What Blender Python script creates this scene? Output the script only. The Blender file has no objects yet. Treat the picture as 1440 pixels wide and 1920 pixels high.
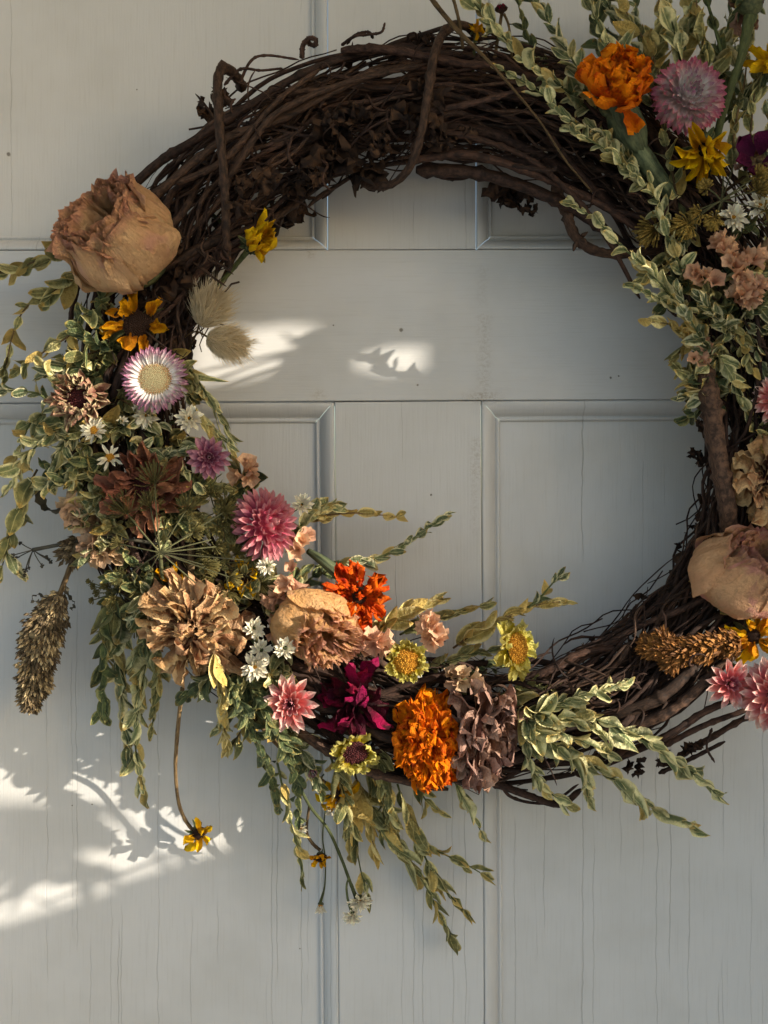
import bpy, math, random
import numpy as np
from mathutils import Vector, Matrix, noise
from mathutils.geometry import tessellate_polygon
R = math.radians
sc = bpy.context.scene
col = sc.collection
rng = random.Random(11)

# ---------------------------------------------------------------- camera, sky, sun
S, D, HS = 3000.0, 0.75, 0.8   # pixels of the photograph per metre of door, camera distance, depth of the wreath
def W(px, py, h=0.0):          # a point in front of the door
    h *= HS; k = (D - h) / D
    return Vector(((px - 720) / S * k, -h, -(py - 960) / S * k))
def LEN(p, h=0.0):
    return p / S * (D - h * HS) / D
cam = bpy.data.cameras.new('camera'); camo = bpy.data.objects.new('camera', cam); col.objects.link(camo)
camo.location = (0, -D, 0); camo.rotation_euler = (R(90), 0, 0)
cam.sensor_fit = 'VERTICAL'; cam.sensor_height = 36; cam.lens = 36 * D / (1920 / S)
cam.clip_start = 0.01; cam.clip_end = 200
sc.camera = camo
GRAZE, SLOPE = R(30), R(17)
SD = Vector((-math.cos(GRAZE) * math.cos(SLOPE), math.sin(GRAZE), -math.cos(GRAZE) * math.sin(SLOPE)))  # travel of the sunlight
elev = math.asin(-SD.z); azim = math.atan2(-SD.x, -SD.y)
w = bpy.data.worlds.new('World'); sc.world = w; w.use_nodes = True
nt = w.node_tree; bg = nt.nodes['Background']
sky = nt.nodes.new('ShaderNodeTexSky'); sky.sky_type = 'NISHITA'; sky.sun_disc = False
sky.sun_elevation = elev; sky.sun_rotation = azim; sky.dust_density = 1.8; sky.ozone_density = 1.0; sky.air_density = 1.0
nt.links.new(sky.outputs[0], bg.inputs[0]); bg.inputs[1].default_value = 0.15
sl = bpy.data.lights.new('sun', 'SUN'); so = bpy.data.objects.new('sun', sl); col.objects.link(so)
sl.energy = 4.3; sl.angle = R(0.5); sl.color = (1.0, 0.90, 0.76)
so.rotation_euler = SD.to_track_quat('-Z', 'Y').to_euler(); so.location = (2, -1, 1)
sc.view_settings.view_transform = 'Standard'; sc.view_settings.look = 'None'; sc.view_settings.gamma = 1
sc.view_settings.exposure = 1.05
sc.cycles.max_bounces = 6; sc.cycles.diffuse_bounces = 4; sc.cycles.transmission_bounces = 3; sc.cycles.transparent_max_bounces = 4

# ---------------------------------------------------------------- helpers
def hexc(h):
    v = [int(h[i:i+2], 16) / 255 for i in (0, 2, 4)]
    return tuple(x / 12.92 if x < .04045 else ((x + .055) / 1.055) ** 2.4 for x in v) + (1,)
def obj(name, me, parent=None, M=None, kind=None):
    o = bpy.data.objects.new(name, me); col.objects.link(o)
    if parent is not None: o.parent = parent
    if M is not None: o.matrix_basis = M
    if kind: o['kind'] = kind
    return o
def thing(name, label, cat, M=None, group=None):
    o = bpy.data.objects.new(name, None); col.objects.link(o); o.empty_display_size = .01
    if M is not None: o.matrix_basis = M
    o['label'] = label; o['category'] = cat
    if group: o['group'] = group
    return o
class MB:
    def __init__(s): s.v = []; s.f = []; s.uv = []; s.n = 0
    def add(s, v, f, uv=None):
        v = np.asarray(v, float).reshape(-1, 3)
        s.v.append(v); s.uv.append(np.zeros((len(v), 2)) if uv is None else np.asarray(uv, float).reshape(-1, 2))
        n = s.n; s.f.extend([tuple(i + n for i in q) for q in f]); s.n += len(v)
    def mesh(s, name, mat, smooth=True):
        me = bpy.data.meshes.new(name)
        V = np.concatenate(s.v); U = np.concatenate(s.uv)
        me.from_pydata(V.tolist(), [], s.f); me.update()
        lay = me.uv_layers.new(name='UVMap')
        idx = np.empty(len(me.loops), np.int32); me.loops.foreach_get('vertex_index', idx)
        lay.data.foreach_set('uv', U[idx].astype(np.float32).ravel())
        if smooth: me.polygons.foreach_set('use_smooth', np.ones(len(me.polygons), bool))
        if mat: me.materials.append(mat)
        return me
_gf = {}
def gridfaces(nu, nv, wrap=False):
    k = (nu, nv, wrap)
    if k not in _gf:
        f = []
        for j in range(nv - 1):
            for i in range(nu if wrap else nu - 1):
                a = j * nu + i; b = j * nu + (i + 1) % nu
                f.append((a, b, b + nu, a + nu))
        _gf[k] = f
    return _gf[k]
def nvec(p, f, seed):
    v = noise.noise_vector(Vector((p[0] * f + seed, p[1] * f + seed * .7, p[2] * f - seed * .4)))
    return np.array(v)
def smooth_path(pts, n):
    P = np.array([list(p) for p in pts], float)
    if len(P) == 2: return P[0] + (P[1] - P[0]) * np.linspace(0, 1, n)[:, None]
    Q = np.vstack([2 * P[0] - P[1], P, 2 * P[-1] - P[-2]])
    out = []
    for t in np.linspace(0, len(P) - 1, n):
        i = min(int(t), len(P) - 2); u = t - i
        a, b, c, d = Q[i], Q[i+1], Q[i+2], Q[i+3]
        out.append(.5 * ((2*b) + (c - a)*u + (2*a - 5*b + 4*c - d)*u*u + (3*b - a - 3*c + d)*u**3))
    return np.array(out)
def tube(mb, P, rad, ns=7, lump=0.0, seed=0.0, cap=True):
    P = np.asarray(P, float); n = len(P)
    rad = np.broadcast_to(np.asarray(rad, float), (n,)).copy()
    T = np.gradient(P, axis=0); T /= np.linalg.norm(T, axis=1)[:, None] + 1e-12
    N = np.zeros_like(P); a = np.array([0., 0., 1.]) if abs(T[0][2]) < .9 else np.array([1., 0., 0.])
    N[0] = np.cross(T[0], a); N[0] /= np.linalg.norm(N[0])
    for i in range(1, n):
        v = N[i-1] - T[i] * np.dot(N[i-1], T[i]); N[i] = v / (np.linalg.norm(v) + 1e-12)
    B = np.cross(T, N)
    ang = np.linspace(0, 2 * math.pi, ns, endpoint=False)
    c, s_ = np.cos(ang), np.sin(ang)
    k = np.ones((n, ns))
    if lump:
        rs = np.random.RandomState(int(seed * 997) % 100000)
        k = 1 + lump * rs.randn(n, ns) * .5 + lump * rs.randn(n, 1) * .6 + lump * rs.randn(1, ns) * .6
    V = P[:, None, :] + rad[:, None, None] * k[:, :, None] * (c[None, :, None] * N[:, None, :] + s_[None, :, None] * B[:, None, :])
    d = np.concatenate([[0], np.cumsum(np.linalg.norm(np.diff(P, axis=0), axis=1))])
    uv = np.stack([np.broadcast_to(ang / (2 * math.pi), (n, ns)), np.broadcast_to(d[:, None], (n, ns))], -1)
    f = list(gridfaces(ns, n, True))
    if cap: f = f + [tuple(range(ns - 1, -1, -1)), tuple(range((n - 1) * ns, n * ns))]
    mb.add(V, f, uv)
def tube_mesh(name, P, rad, mat, **k):
    mb = MB(); tube(mb, P, rad, **k); return mb.mesh(name, mat)
def basis(n, roll=0.0, loc=(0, 0, 0), s=1.0):      # +Z along n
    z = Vector(n).normalized(); x = Vector((1, 0, 0)) - z * z.x
    if x.length < .1: x = Vector((0, 0, 1)) - z * z.z
    x.normalize(); y = z.cross(x)
    M = Matrix((x, y, z)).transposed().to_4x4() @ Matrix.Rotation(roll, 4, 'Z')
    return Matrix.Translation(loc) @ M @ Matrix.Diagonal((s, s, s, 1))
def face(tx=0.0, tz=0.0): return Vector((tx, -1, tz)).normalized()

# ---------------------------------------------------------------- materials
class NT:
    def __init__(s, name):
        s.m = bpy.data.materials.new(name); s.m.use_nodes = True; s.t = s.m.node_tree
        s.b = s.t.nodes['Principled BSDF']; s.out = s.t.nodes['Material Output']
    def n(s, typ, **k):
        nd = s.t.nodes.new('ShaderNode' + typ)
        for a, v in k.items():
            if a[0] == 'i' and a[1:].isdigit(): s.set(nd.inputs[int(a[1:])], v)
            else: setattr(nd, a, v)
        return nd
    def set(s, inp, v):
        if isinstance(v, bpy.types.NodeSocket): s.t.links.new(v, inp)
        else: inp.default_value = v
    def math(s, op, a, b=0.0, c=None):
        nd = s.n('Math', operation=op); s.set(nd.inputs[0], a); s.set(nd.inputs[1], b)
        if c is not None: s.set(nd.inputs[2], c)
        return nd.outputs[0]
    def mix(s, f, a, b, typ='MIX'):
        nd = s.n('Mix', data_type='RGBA', blend_type=typ); s.set(nd.inputs[0], f); s.set(nd.inputs[6], a); s.set(nd.inputs[7], b)
        return nd.outputs[2]
    def sstep(s, x, a, b):
        nd = s.n('MapRange', interpolation_type='SMOOTHSTEP'); s.set(nd.inputs[0], x); s.set(nd.inputs[1], a); s.set(nd.inputs[2], b)
        return nd.outputs[0]
    def noise(s, vec, scale, detail=3.0, rough=.55, dist=0.0):
        nd = s.n('TexNoise'); s.set(nd.inputs['Vector'], vec); nd.inputs['Scale'].default_value = scale
        nd.inputs['Detail'].default_value = detail; nd.inputs['Roughness'].default_value = rough; nd.inputs['Distortion'].default_value = dist
        return nd.outputs[0]
    def vec(s, scale=(1, 1, 1), rnd=True, uv=False):
        tc = s.n('TexCoord'); o = tc.outputs['UV' if uv else 'Object']
        mp = s.n('Mapping'); s.set(mp.inputs[0], o); mp.inputs['Scale'].default_value = scale
        if rnd:
            oi = s.n('ObjectInfo'); cb = s.n('CombineXYZ')
            for i in range(3): s.set(cb.inputs[i], s.math('MULTIPLY', oi.outputs['Random'], 37.0 + 11 * i))
            s.set(mp.inputs[1], cb.outputs[0])
        return mp.outputs[0]
    def rnd(s): return s.n('ObjectInfo').outputs['Random']
    def finish(s, colr, rough=.7, bump=None, bstr=.3, bdist=.001, trans=0.0, spec=.3):
        s.set(s.b.inputs['Base Color'], colr); s.set(s.b.inputs['Roughness'], rough)
        s.b.inputs['Specular IOR Level'].default_value = spec
        nrm = None
        if bump is not None:
            bn = s.n('Bump'); bn.inputs['Strength'].default_value = bstr; bn.inputs['Distance'].default_value = bdist
            s.set(bn.inputs['Height'], bump); nrm = bn.outputs[0]; s.set(s.b.inputs['Normal'], nrm)
        if trans:
            tr = s.n('BsdfTranslucent'); s.set(tr.inputs[0], colr)
            if nrm: s.set(tr.inputs[1], nrm)
            mx = s.n('MixShader'); mx.inputs[0].default_value = trans
            s.t.links.new(s.b.outputs[0], mx.inputs[1]); s.t.links.new(tr.outputs[0], mx.inputs[2]); s.t.links.new(mx.outputs[0], s.out.inputs[0])
        return s.m
def petal_mat(name, base, tip, lo=.2, hi=.9, third=None, dirt='4a3526', dirt_amt=.35, trans=.14, rough=.65, val=.35, spec=.25, nscale=5.0, streak=.3, edge=None):
    q = NT(name); uv = q.n('TexCoord').outputs['UV']; sp = q.n('SeparateXYZ'); q.set(sp.inputs[0], uv)
    v = q.vec(); nz = q.noise(v, nscale, 4, .6)
    t = q.math('ADD', sp.outputs[1], q.math('MULTIPLY', q.math('SUBTRACT', nz, .5), .5))
    c = q.mix(q.sstep(t, lo, hi), hexc(base), hexc(tip))
    if third: c = q.mix(q.sstep(q.noise(v, nscale * .45, 3, .6), .54, .68), c, hexc(third))
    st = q.noise(q.vec((28, 2.2, 1), uv=True), 1.0, 3, .6)
    c = q.mix(q.math('MULTIPLY', q.sstep(st, .5, .75), streak), c, hexc(dirt))
    c = q.mix(q.math('MULTIPLY', q.sstep(q.noise(v, nscale * 1.7, 5, .65), .55, .78), dirt_amt), c, hexc(dirt))
    if edge:
        e = q.math('ABSOLUTE', q.math('MULTIPLY_ADD', sp.outputs[0], 2.0, -1.0)); c = q.mix(q.math('MULTIPLY', q.sstep(q.math('ADD', e, q.math('MULTIPLY', q.math('SUBTRACT', nz, .5), .6)), .55, .95), .75), c, hexc(edge))
    hs = q.n('HueSaturation'); q.set(hs.inputs['Value'], q.math('MULTIPLY_ADD', q.rnd(), val, 1.08 - val / 2)); hs.inputs['Saturation'].default_value = 1.1; q.set(hs.inputs['Color'], c)
    q.set(hs.inputs['Hue'], q.math('MULTIPLY_ADD', q.rnd(), .02, .49))
    b = q.math('ADD', q.math('MULTIPLY', st, .6), q.noise(v, nscale * 3, 4, .6))
    return q.finish(hs.outputs[0], rough, b, .55, .05, trans, spec)
def leaf_mat(name, dark, green, cream, m0=.45, m1=.75, tipc='c7a04a', tip_amt=.6, yellow='b59a55', yel_amt=.3):
    q = NT(name); uv = q.n('TexCoord').outputs['UV']; sp = q.n('SeparateXYZ'); q.set(sp.inputs[0], uv)
    v = q.vec(); nz = q.noise(v, 5.0, 4, .6); big = q.noise(v, 2.2, 2)
    e = q.math('ABSOLUTE', q.math('MULTIPLY_ADD', sp.outputs[0], 2.0, -1.0))
    ee = q.math('ADD', e, q.math('MULTIPLY', q.math('SUBTRACT', nz, .5), .9))
    ee = q.math('ADD', ee, q.math('MULTIPLY', q.math('SUBTRACT', q.rnd(), .5), .5))
    c = q.mix(q.sstep(big, .35, .65), hexc(dark), hexc(green))
    c = q.mix(q.sstep(ee, m0, m1), c, hexc(cream))
    c = q.mix(q.math('MULTIPLY', q.sstep(e, .10, .03), .45), c, hexc(cream))
    vn = q.n('TexWave', wave_type='BANDS', bands_direction='Y'); q.set(vn.inputs[0], q.vec((1, 1, 1), rnd=False, uv=True)); vn.inputs['Scale'].default_value = 2.6
    vn.inputs['Distortion'].default_value = 1.5
    yl = q.sstep(q.math('FRACT', q.math('MULTIPLY', q.rnd(), 7.31)), 1 - yel_amt, 1 - yel_amt + .25)
    c = q.mix(q.math('MULTIPLY', yl, .8), c, hexc(yellow))
    c = q.mix(q.math('MULTIPLY', q.sstep(q.math('ADD', sp.outputs[1], q.math('MULTIPLY', q.math('SUBTRACT', nz, .5), .8)), .8, 1.0), tip_amt), c, hexc(tipc))
    c = q.mix(q.math('MULTIPLY', q.sstep(q.noise(v, 9, 4, .65), .6, .75), .5), c, hexc('6a5630'))
    hs = q.n('HueSaturation'); q.set(hs.inputs['Color'], c)
    q.set(hs.inputs['Value'], q.math('MULTIPLY_ADD', q.math('FRACT', q.math('MULTIPLY', q.rnd(), 3.7)), .55, .92))
    b = q.math('ADD', q.math('MULTIPLY', vn.outputs[1], .035), q.noise(v, 9, 4, .6))
    return q.finish(hs.outputs[0], .5, b, .5, .05, .12, .35)
def wood_mat(name, a, b, c, sv=240):
    q = NT(name); u = q.n('TexCoord').outputs['UV']; mp = q.n('Mapping'); q.set(mp.inputs[0], u); mp.inputs['Scale'].default_value = (9, sv, 1)
    oi = q.rnd(); cb = q.n('CombineXYZ'); q.set(cb.inputs[0], q.math('MULTIPLY', oi, 40)); q.set(cb.inputs[1], q.math('MULTIPLY', oi, 90)); q.set(mp.inputs[1], cb.outputs[0])
    st = q.noise(mp.outputs[0], 1.0, 4, .65); ob = q.noise(q.vec(rnd=True), 120, 4, .6)
    cc = q.mix(q.sstep(st, .35, .65), hexc(a), hexc(b)); cc = q.mix(q.sstep(ob, .5, .75), cc, hexc(c))
    hs = q.n('HueSaturation'); q.set(hs.inputs['Color'], cc); q.set(hs.inputs['Value'], q.math('MULTIPLY_ADD', oi, .9, .55))
    return q.finish(hs.outputs[0], .75, q.math('ADD', st, q.math('MULTIPLY', ob, .5)), .7, .001, 0, .25)
def plain(name, a, b, scale=200, rough=.7, trans=0.0, bd=.0006):
    q = NT(name); v = q.vec(); nz = q.noise(v, scale, 4, .6)
    hs = q.n('HueSaturation'); q.set(hs.inputs['Color'], q.mix(q.sstep(nz, .35, .68), hexc(a), hexc(b))); q.set(hs.inputs['Value'], q.math('MULTIPLY_ADD', q.rnd(), .3, .85))
    return q.finish(hs.outputs[0], rough, nz, .5, bd, trans)

def paint(name, vertical, base='c0c0be'):
    q = NT(name); tc = q.n('TexCoord').outputs['Object']; sp = q.n('SeparateXYZ'); q.set(sp.inputs[0], tc)
    X, Z = (sp.outputs[0], sp.outputs[2]) if vertical else (sp.outputs[2], sp.outputs[0])
    def v2(a, b):
        cb = q.n('CombineXYZ'); q.set(cb.inputs[0], a); q.set(cb.inputs[1], b); return cb.outputs[0]
    warp = q.math('SUBTRACT', q.noise(v2(q.math('MULTIPLY', X, 14.0), q.math('MULTIPLY', Z, 22.0)), 1.0, 3, .6), .5)
    jit_ = q.math('SUBTRACT', q.noise(v2(q.math('MULTIPLY', X, 40.0), q.math('MULTIPLY', Z, 110.0)), 1.0, 3, .7), .5)
    xw = q.math('MULTIPLY_ADD', jit_, .0012, q.math('MULTIPLY_ADD', warp, .005, X))
    cracks = None
    for sc_, th, wd, off in ((47, .60, .007, 0.0), (71, .63, .007, 7.3), (33, .61, .006, 3.1)) if vertical else ((60, .74, .008, 3.0),):
        vo = q.n('TexVoronoi', voronoi_dimensions='1D', feature='DISTANCE_TO_EDGE'); q.set(vo.inputs['W'], q.math('MULTIPLY_ADD', xw, float(sc_), off)); vo.inputs['Scale'].default_value = 1.0
        line = q.sstep(vo.outputs[0], wd * 1.8, wd * .35)
        msk = q.noise(v2(q.math('MULTIPLY_ADD', X, sc_ * 1.3, off), q.math('MULTIPLY', Z, 4.0)), 1.0, 2, .5)
        low = q.math('MULTIPLY', q.sstep(Z, .1, -.25), .13) if vertical else 0.0   # the lower boards have weathered more
        line = q.math('MULTIPLY', line, q.sstep(q.math('ADD', msk, low), th, th + .05))
        cracks = line if cracks is None else q.math('MAXIMUM', cracks, line)
    fine = q.noise(v2(q.math('MULTIPLY', X, 900.0), q.math('MULTIPLY', Z, 28.0)), 1.0, 3, .6)
    blot = q.noise(tc, 9, 4, .6); grit = q.noise(tc, 900, 3, .6)
    c = q.mix(q.math('MULTIPLY', q.sstep(blot, .4, .7), .6), hexc(base), hexc('b0afaa'))
    c = q.mix(q.math('MULTIPLY', q.sstep(fine, .5, .75), .16), c, hexc('9a958a'))
    c = q.mix(q.math('MULTIPLY', q.math('MULTIPLY', cracks, q.math('MULTIPLY_ADD', blot, .9, .1)), .62), c, hexc('6b675e'))
    sx, sz = sp.outputs[0], sp.outputs[2]
    dirt = None
    for (px, y0, y1, wd, amt) in ((905, 500, 570, 12, .16), (908, 590, 750, 14, .3), (893, 825, 900, 12, .34), (890, 900, 1000, 9, .18), (598, 735, 745, 14, .4), (582, 468, 480, 9, .4), (905, 738, 750, 34, .6)):
        x0 = (px - 720) / S; z0 = -(y0 - 960) / S; z1 = -(y1 - 960) / S
        dx = q.sstep(q.math('ABSOLUTE', q.math('SUBTRACT', sx, x0)), wd / S * 1.6, 0.0)
        m = q.math('MULTIPLY', q.math('MULTIPLY', dx, q.sstep(sz, z1 - .004, z1 + .002)), q.sstep(sz, z0 + .004, z0 - .002))
        m = q.math('MULTIPLY', m, amt); dirt = m if dirt is None else q.math('MAXIMUM', dirt, m)
    scr = q.noise(v2(q.math('MULTIPLY', sx, 420.0), q.math('MULTIPLY', sz, 520.0)), 1.0, 6, .8)
    c = q.mix(q.math('MULTIPLY', dirt, q.sstep(scr, .42, .62)), c, hexc('7d6a4f'))
    spots = None
    for (px, py, r_) in ((752, 619, 5), (808, 928, 2.5), (783, 722, 2.5), (625, 610, 2), (877, 1212, 3), (1145, 708, 3), (127, 1518, 2), (165, 1516, 2), (6, 280, 5), (250, 157, 2), (560, 1790, 2), (1160, 705, 2)):
        d = q.n('VectorMath', operation='DISTANCE'); cb = q.n('CombineXYZ'); q.set(cb.inputs[0], sx); q.set(cb.inputs[2], sz); q.set(d.inputs[0], cb.outputs[0])
        d.inputs[1].default_value = ((px - 720) / S, 0, -(py - 960) / S)
        m = q.sstep(q.math('MULTIPLY_ADD', q.math('SUBTRACT', scr, .5), r_ / S, d.outputs['Value']), r_ / S, r_ / S * .4)
        spots = m if spots is None else q.math('MAXIMUM', spots, m)
    c = q.mix(q.math('MULTIPLY', spots, .75), c, hexc('574c3b'))
    h = q.math('ADD', q.math('MULTIPLY', fine, .28), q.math('MULTIPLY', grit, .08))
    h = q.math('SUBTRACT', h, q.math('MULTIPLY', cracks, .8)); h = q.math('SUBTRACT', h, q.math('MULTIPLY', spots, .8))
    h = q.math('ADD', h, q.math('MULTIPLY', blot, .5))
    return q.finish(c, q.math('MULTIPLY_ADD', blot, .2, .42), h, .5, .0011, 0, .35)
# ---------------------------------------------------------------- the door
PV, PH = paint('paint_along_z', True), paint('paint_along_x', False)
door = thing('panel_door', 'old white painted wooden panel door with cracked paint behind the wreath', 'door', Matrix.Translation(W(760, 2700, 0)))
dloc = Matrix.Translation(-W(760, 2700, 0))
def board(name, quad, mat):        # quad TL TR BR BL in pixels
    mb = MB(); c = np.mean(quad, axis=0)
    def inset(d):
        out = []
        n = 4; q = np.array(quad, float)
        for i in range(4):
            p = q[i]; a = q[i-1] - p; b = q[(i+1) % 4] - p
            a /= np.linalg.norm(a); b /= np.linalg.norm(b)
            out.append(p + d * (a + b))
        return out
    V = []
    for d, h in ((.5, -.035), (.5, -.0012), (.9, -.0004), (2.0, 0.0)):
        V += [list(W(p[0], p[1], 0) + Vector((0, -h, 0))) for p in inset(d)]
    f = [(0, 1, 2, 3)]
    for k in range(3):
        for i in range(4): f.append((k*4 + i, k*4 + (i+1) % 4, k*4 + 4 + (i+1) % 4, k*4 + 4 + i))
    f.append((15, 14, 13, 12))
    mb.add(V, f); return obj(name, mb.mesh(name, mat, False), door, dloc)
board('rail', [(-240, 469.5), (1740, 466), (1740, 746.5), (-240, 757)], PH)
board('mullion', [(613, -950), (893, -950), (893, 467.5), (614, 468.5)], PV)
board('mullion', [(627, 753), (902, 751), (912, 2700), (642, 2700)], PV)
board('stile', [(-560, -1250), (-240, -1250), (-240, 2980), (-560, 2980)], PV)
board('stile', [(1740, -1250), (2070, -1250), (2070, 2980), (1740, 2980)], PV)
board('rail', [(-240, 2700), (1740, 2700), (1740, 2980), (-240, 2980)], PH)
board('rail', [(-240, -1250), (1740, -1250), (1740, -950), (-240, -950)], PH)
prof = [(0.5, -.0030), (1.5, -.0006), (4, -.0004), (10, -.0010), (17, -.0026), (23, -.0050), (27, -.0074), (28.5, -.0088), (30, -.0080), (32.5, -.0072), (35.5, -.0076), (37.5, -.0095), (38.2, -.0125)]
def panel(quad, pw=1.0):
    q = np.array(quad, float)
    def inset(d):
        out = []
        for i in range(4):
            p = q[i]; a = q[i-1] - p; b = q[(i+1) % 4] - p; a /= np.linalg.norm(a); b /= np.linalg.norm(b); out.append(p + d * (a + b))
        return out
    # mitred moulding: four lengths joined in one frame, cut at the corners
    mb = MB()
    for i in range(4):
        V = []; 
        for d, h in prof:
            L = inset(d * pw); a, b = L[i], L[(i+1) % 4]; t = (b - a) / np.linalg.norm(b - a)
            for k in range(13):
                p = a + (b - a) * k / 12 + t * (.35 if k == 0 else -.35 if k == 12 else 0)
                V.append(list(W(p[0], p[1], 0) + Vector((0, -h, 0))))
        mb.add(V, [tuple(reversed(f)) for f in gridfaces(13, len(prof))])
    me = mb.mesh('moulding', PV, True)
    obj('moulding', me, door, dloc)
    L = inset(37.0 * pw); V = [list(W(p[0], p[1]) + Vector((0, .0105, 0))) for p in L] + [list(W(p[0], p[1]) + Vector((0, .022, 0))) for p in L]
    mb = MB(); mb.add(V, [(3, 2, 1, 0), (4, 5, 6, 7)] + [(i, (i+1) % 4, 4 + (i+1) % 4, 4 + i) for i in range(4)])
    obj('panel', mb.mesh('panel', PV, False), door, dloc)
panel([(-240, -950), (613, -950), (614, 468), (-240, 469)], .85)
panel([(893, -950), (1740, -950), (1740, 466), (893, 467.5)], .85)
panel([(-240, 757), (627, 753), (642, 2700), (-240, 2700)])
panel([(902, 751), (1740, 746.5), (1740, 2700), (912, 2700)])

# ---------------------------------------------------------------- what shades and bounces light round the door, outside the picture
def box(name, lo, hi, mat, kind='structure'):
    mb = MB(); (x0, y0, z0), (x1, y1, z1) = lo, hi
    mb.add([(x0,y0,z0),(x1,y0,z0),(x1,y1,z0),(x0,y1,z0),(x0,y0,z1),(x1,y0,z1),(x1,y1,z1),(x0,y1,z1)], [(3,2,1,0),(4,5,6,7),(0,1,5,4),(1,2,6,5),(2,3,7,6),(3,0,4,7)])
    return obj(name, mb.mesh(name, mat, False), None, None, kind)
cream = plain('warm_bounce_cream', 'f0cf94', 'e6c488', 3); warm = plain('cream_paint', 'd6d2ca', 'cbc7be', 3); stone = plain('pale_stone', 'a2a5a8', '8f9296', 4); earth = plain('earth', '73746f', '868680', .8)  # the warm cream is picked to tint light bounced onto the upper door
box('ground', (-60, -120, -1.50), (60, 20, -1.35), earth)
box('porch_floor', (-1.8, -1.5, -1.346), (1.8, .05, -1.22), stone)
box('wall', (-2.6, .02, -1.22), (-.435, .2, 1.6), warm)
box('wall', (.455, .02, -1.22), (2.6, .2, 1.6), warm)
box('wall', (-.43, .02, .745), (.45, .2, 1.6), cream)
box('added_bounce_ceiling', (-1.8, -1.05, .86), (1.8, .015, .92), cream)  # unseen, added to throw warm bounced light on the upper part of the door
# added unseen side wall; its openings are shaped to set the sun patches
XW = 1.0
def wallpt(u, v):
    p = W(u, v, 0); t = (XW - p.x) / -SD.x
    return Vector((XW, p.y - SD.y * t, p.z - SD.z * t))
holes = OPENINGS = [
    [(-420, 1200), (-60, 1090), (330, 1070), (500, 1110), (600, 1250), (1010, 1240), (1100, 1320), (1110, 1395), (1000, 1400), (860, 1435), (560, 1545), (300, 1640), (130, 1700), (0, 1735), (-90, 1745), (-90, 1700), (10, 1672), (30, 1615), (75, 1605), (95, 1650), (130, 1640), (150, 1600), (220, 1565), (215, 1515), (60, 1500), (-420, 1480)],
    [(320, 614), (440, 610), (560, 604), (600, 628), (590, 675), (500, 705), (430, 720), (320, 726)],
    [(985, 1140), (1040, 1150), (1075, 1190), (1060, 1235), (1010, 1238), (970, 1205), (962, 1165)],
    [(640, 668), (700, 650), (770, 640), (800, 655), (785, 702), (700, 706), (645, 694)],
    [(-330, 760), (-240, 735), (-120, 745), (-60, 800), (-90, 900), (-220, 960), (-340, 930)],
]
def sun_mask_wall():
    th, c = .012, .004
    polys = []
    for hole in holes:
        P = [wallpt(*p) for p in hole]; polys.append([(p.y, p.z) for p in P])
    def inside(y, z):
        for P in polys:
            k = False; n = len(P)
            for a in range(n):
                (y0, z0), (y1, z1) = P[a], P[a - 1]
                if (z0 > z) != (z1 > z) and y < (y1 - y0) * (z - z0) / (z1 - z0) + y0: k = not k
            if k: return True
        return False
    ys = [q[0] for P in polys for q in P]; zs = [q[1] for P in polys for q in P]
    y0, y1, z0, z1 = min(ys) - c, max(ys) + c, min(zs) - c, max(zs) + c; runs = []
    rows = int((z1 - z0) / c) + 1
    for r_ in range(rows):
        z = z0 + r_ * c; k = 0; n = int((y1 - y0) / c) + 1; start = None
        for k in range(n + 1):
            solid = k < n and not inside(y0 + (k + .5) * c, z + c / 2)
            if solid and start is None: start = k
            if not solid and start is not None: runs.append((y0 + start * c, y0 + k * c, z, z + c)); start = None
    z1 = z0 + rows * c; y1 = y0 + (int((y1 - y0) / c) + 1) * c
    runs += [(-.95, y0, -1.21, .855), (y1, .01, -1.21, .855), (y0, y1, -1.21, z0), (y0, y1, z1, .855)]
    mb = MB()
    for a, b, p, q in runs:
        V = [(x, y, z) for x in (XW, XW + th) for y, z in ((a, p), (b, p), (b, q), (a, q))]
        mb.add(V, [(0, 1, 2, 3), (7, 6, 5, 4), (0, 4, 5, 1), (1, 5, 6, 2), (2, 6, 7, 3), (3, 7, 4, 0)])
    obj('wall', mb.mesh('wall', warm, False), None, None, 'structure')  # added unseen panel that blocks the sun except through the shaped gaps
sun_mask_wall()

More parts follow.
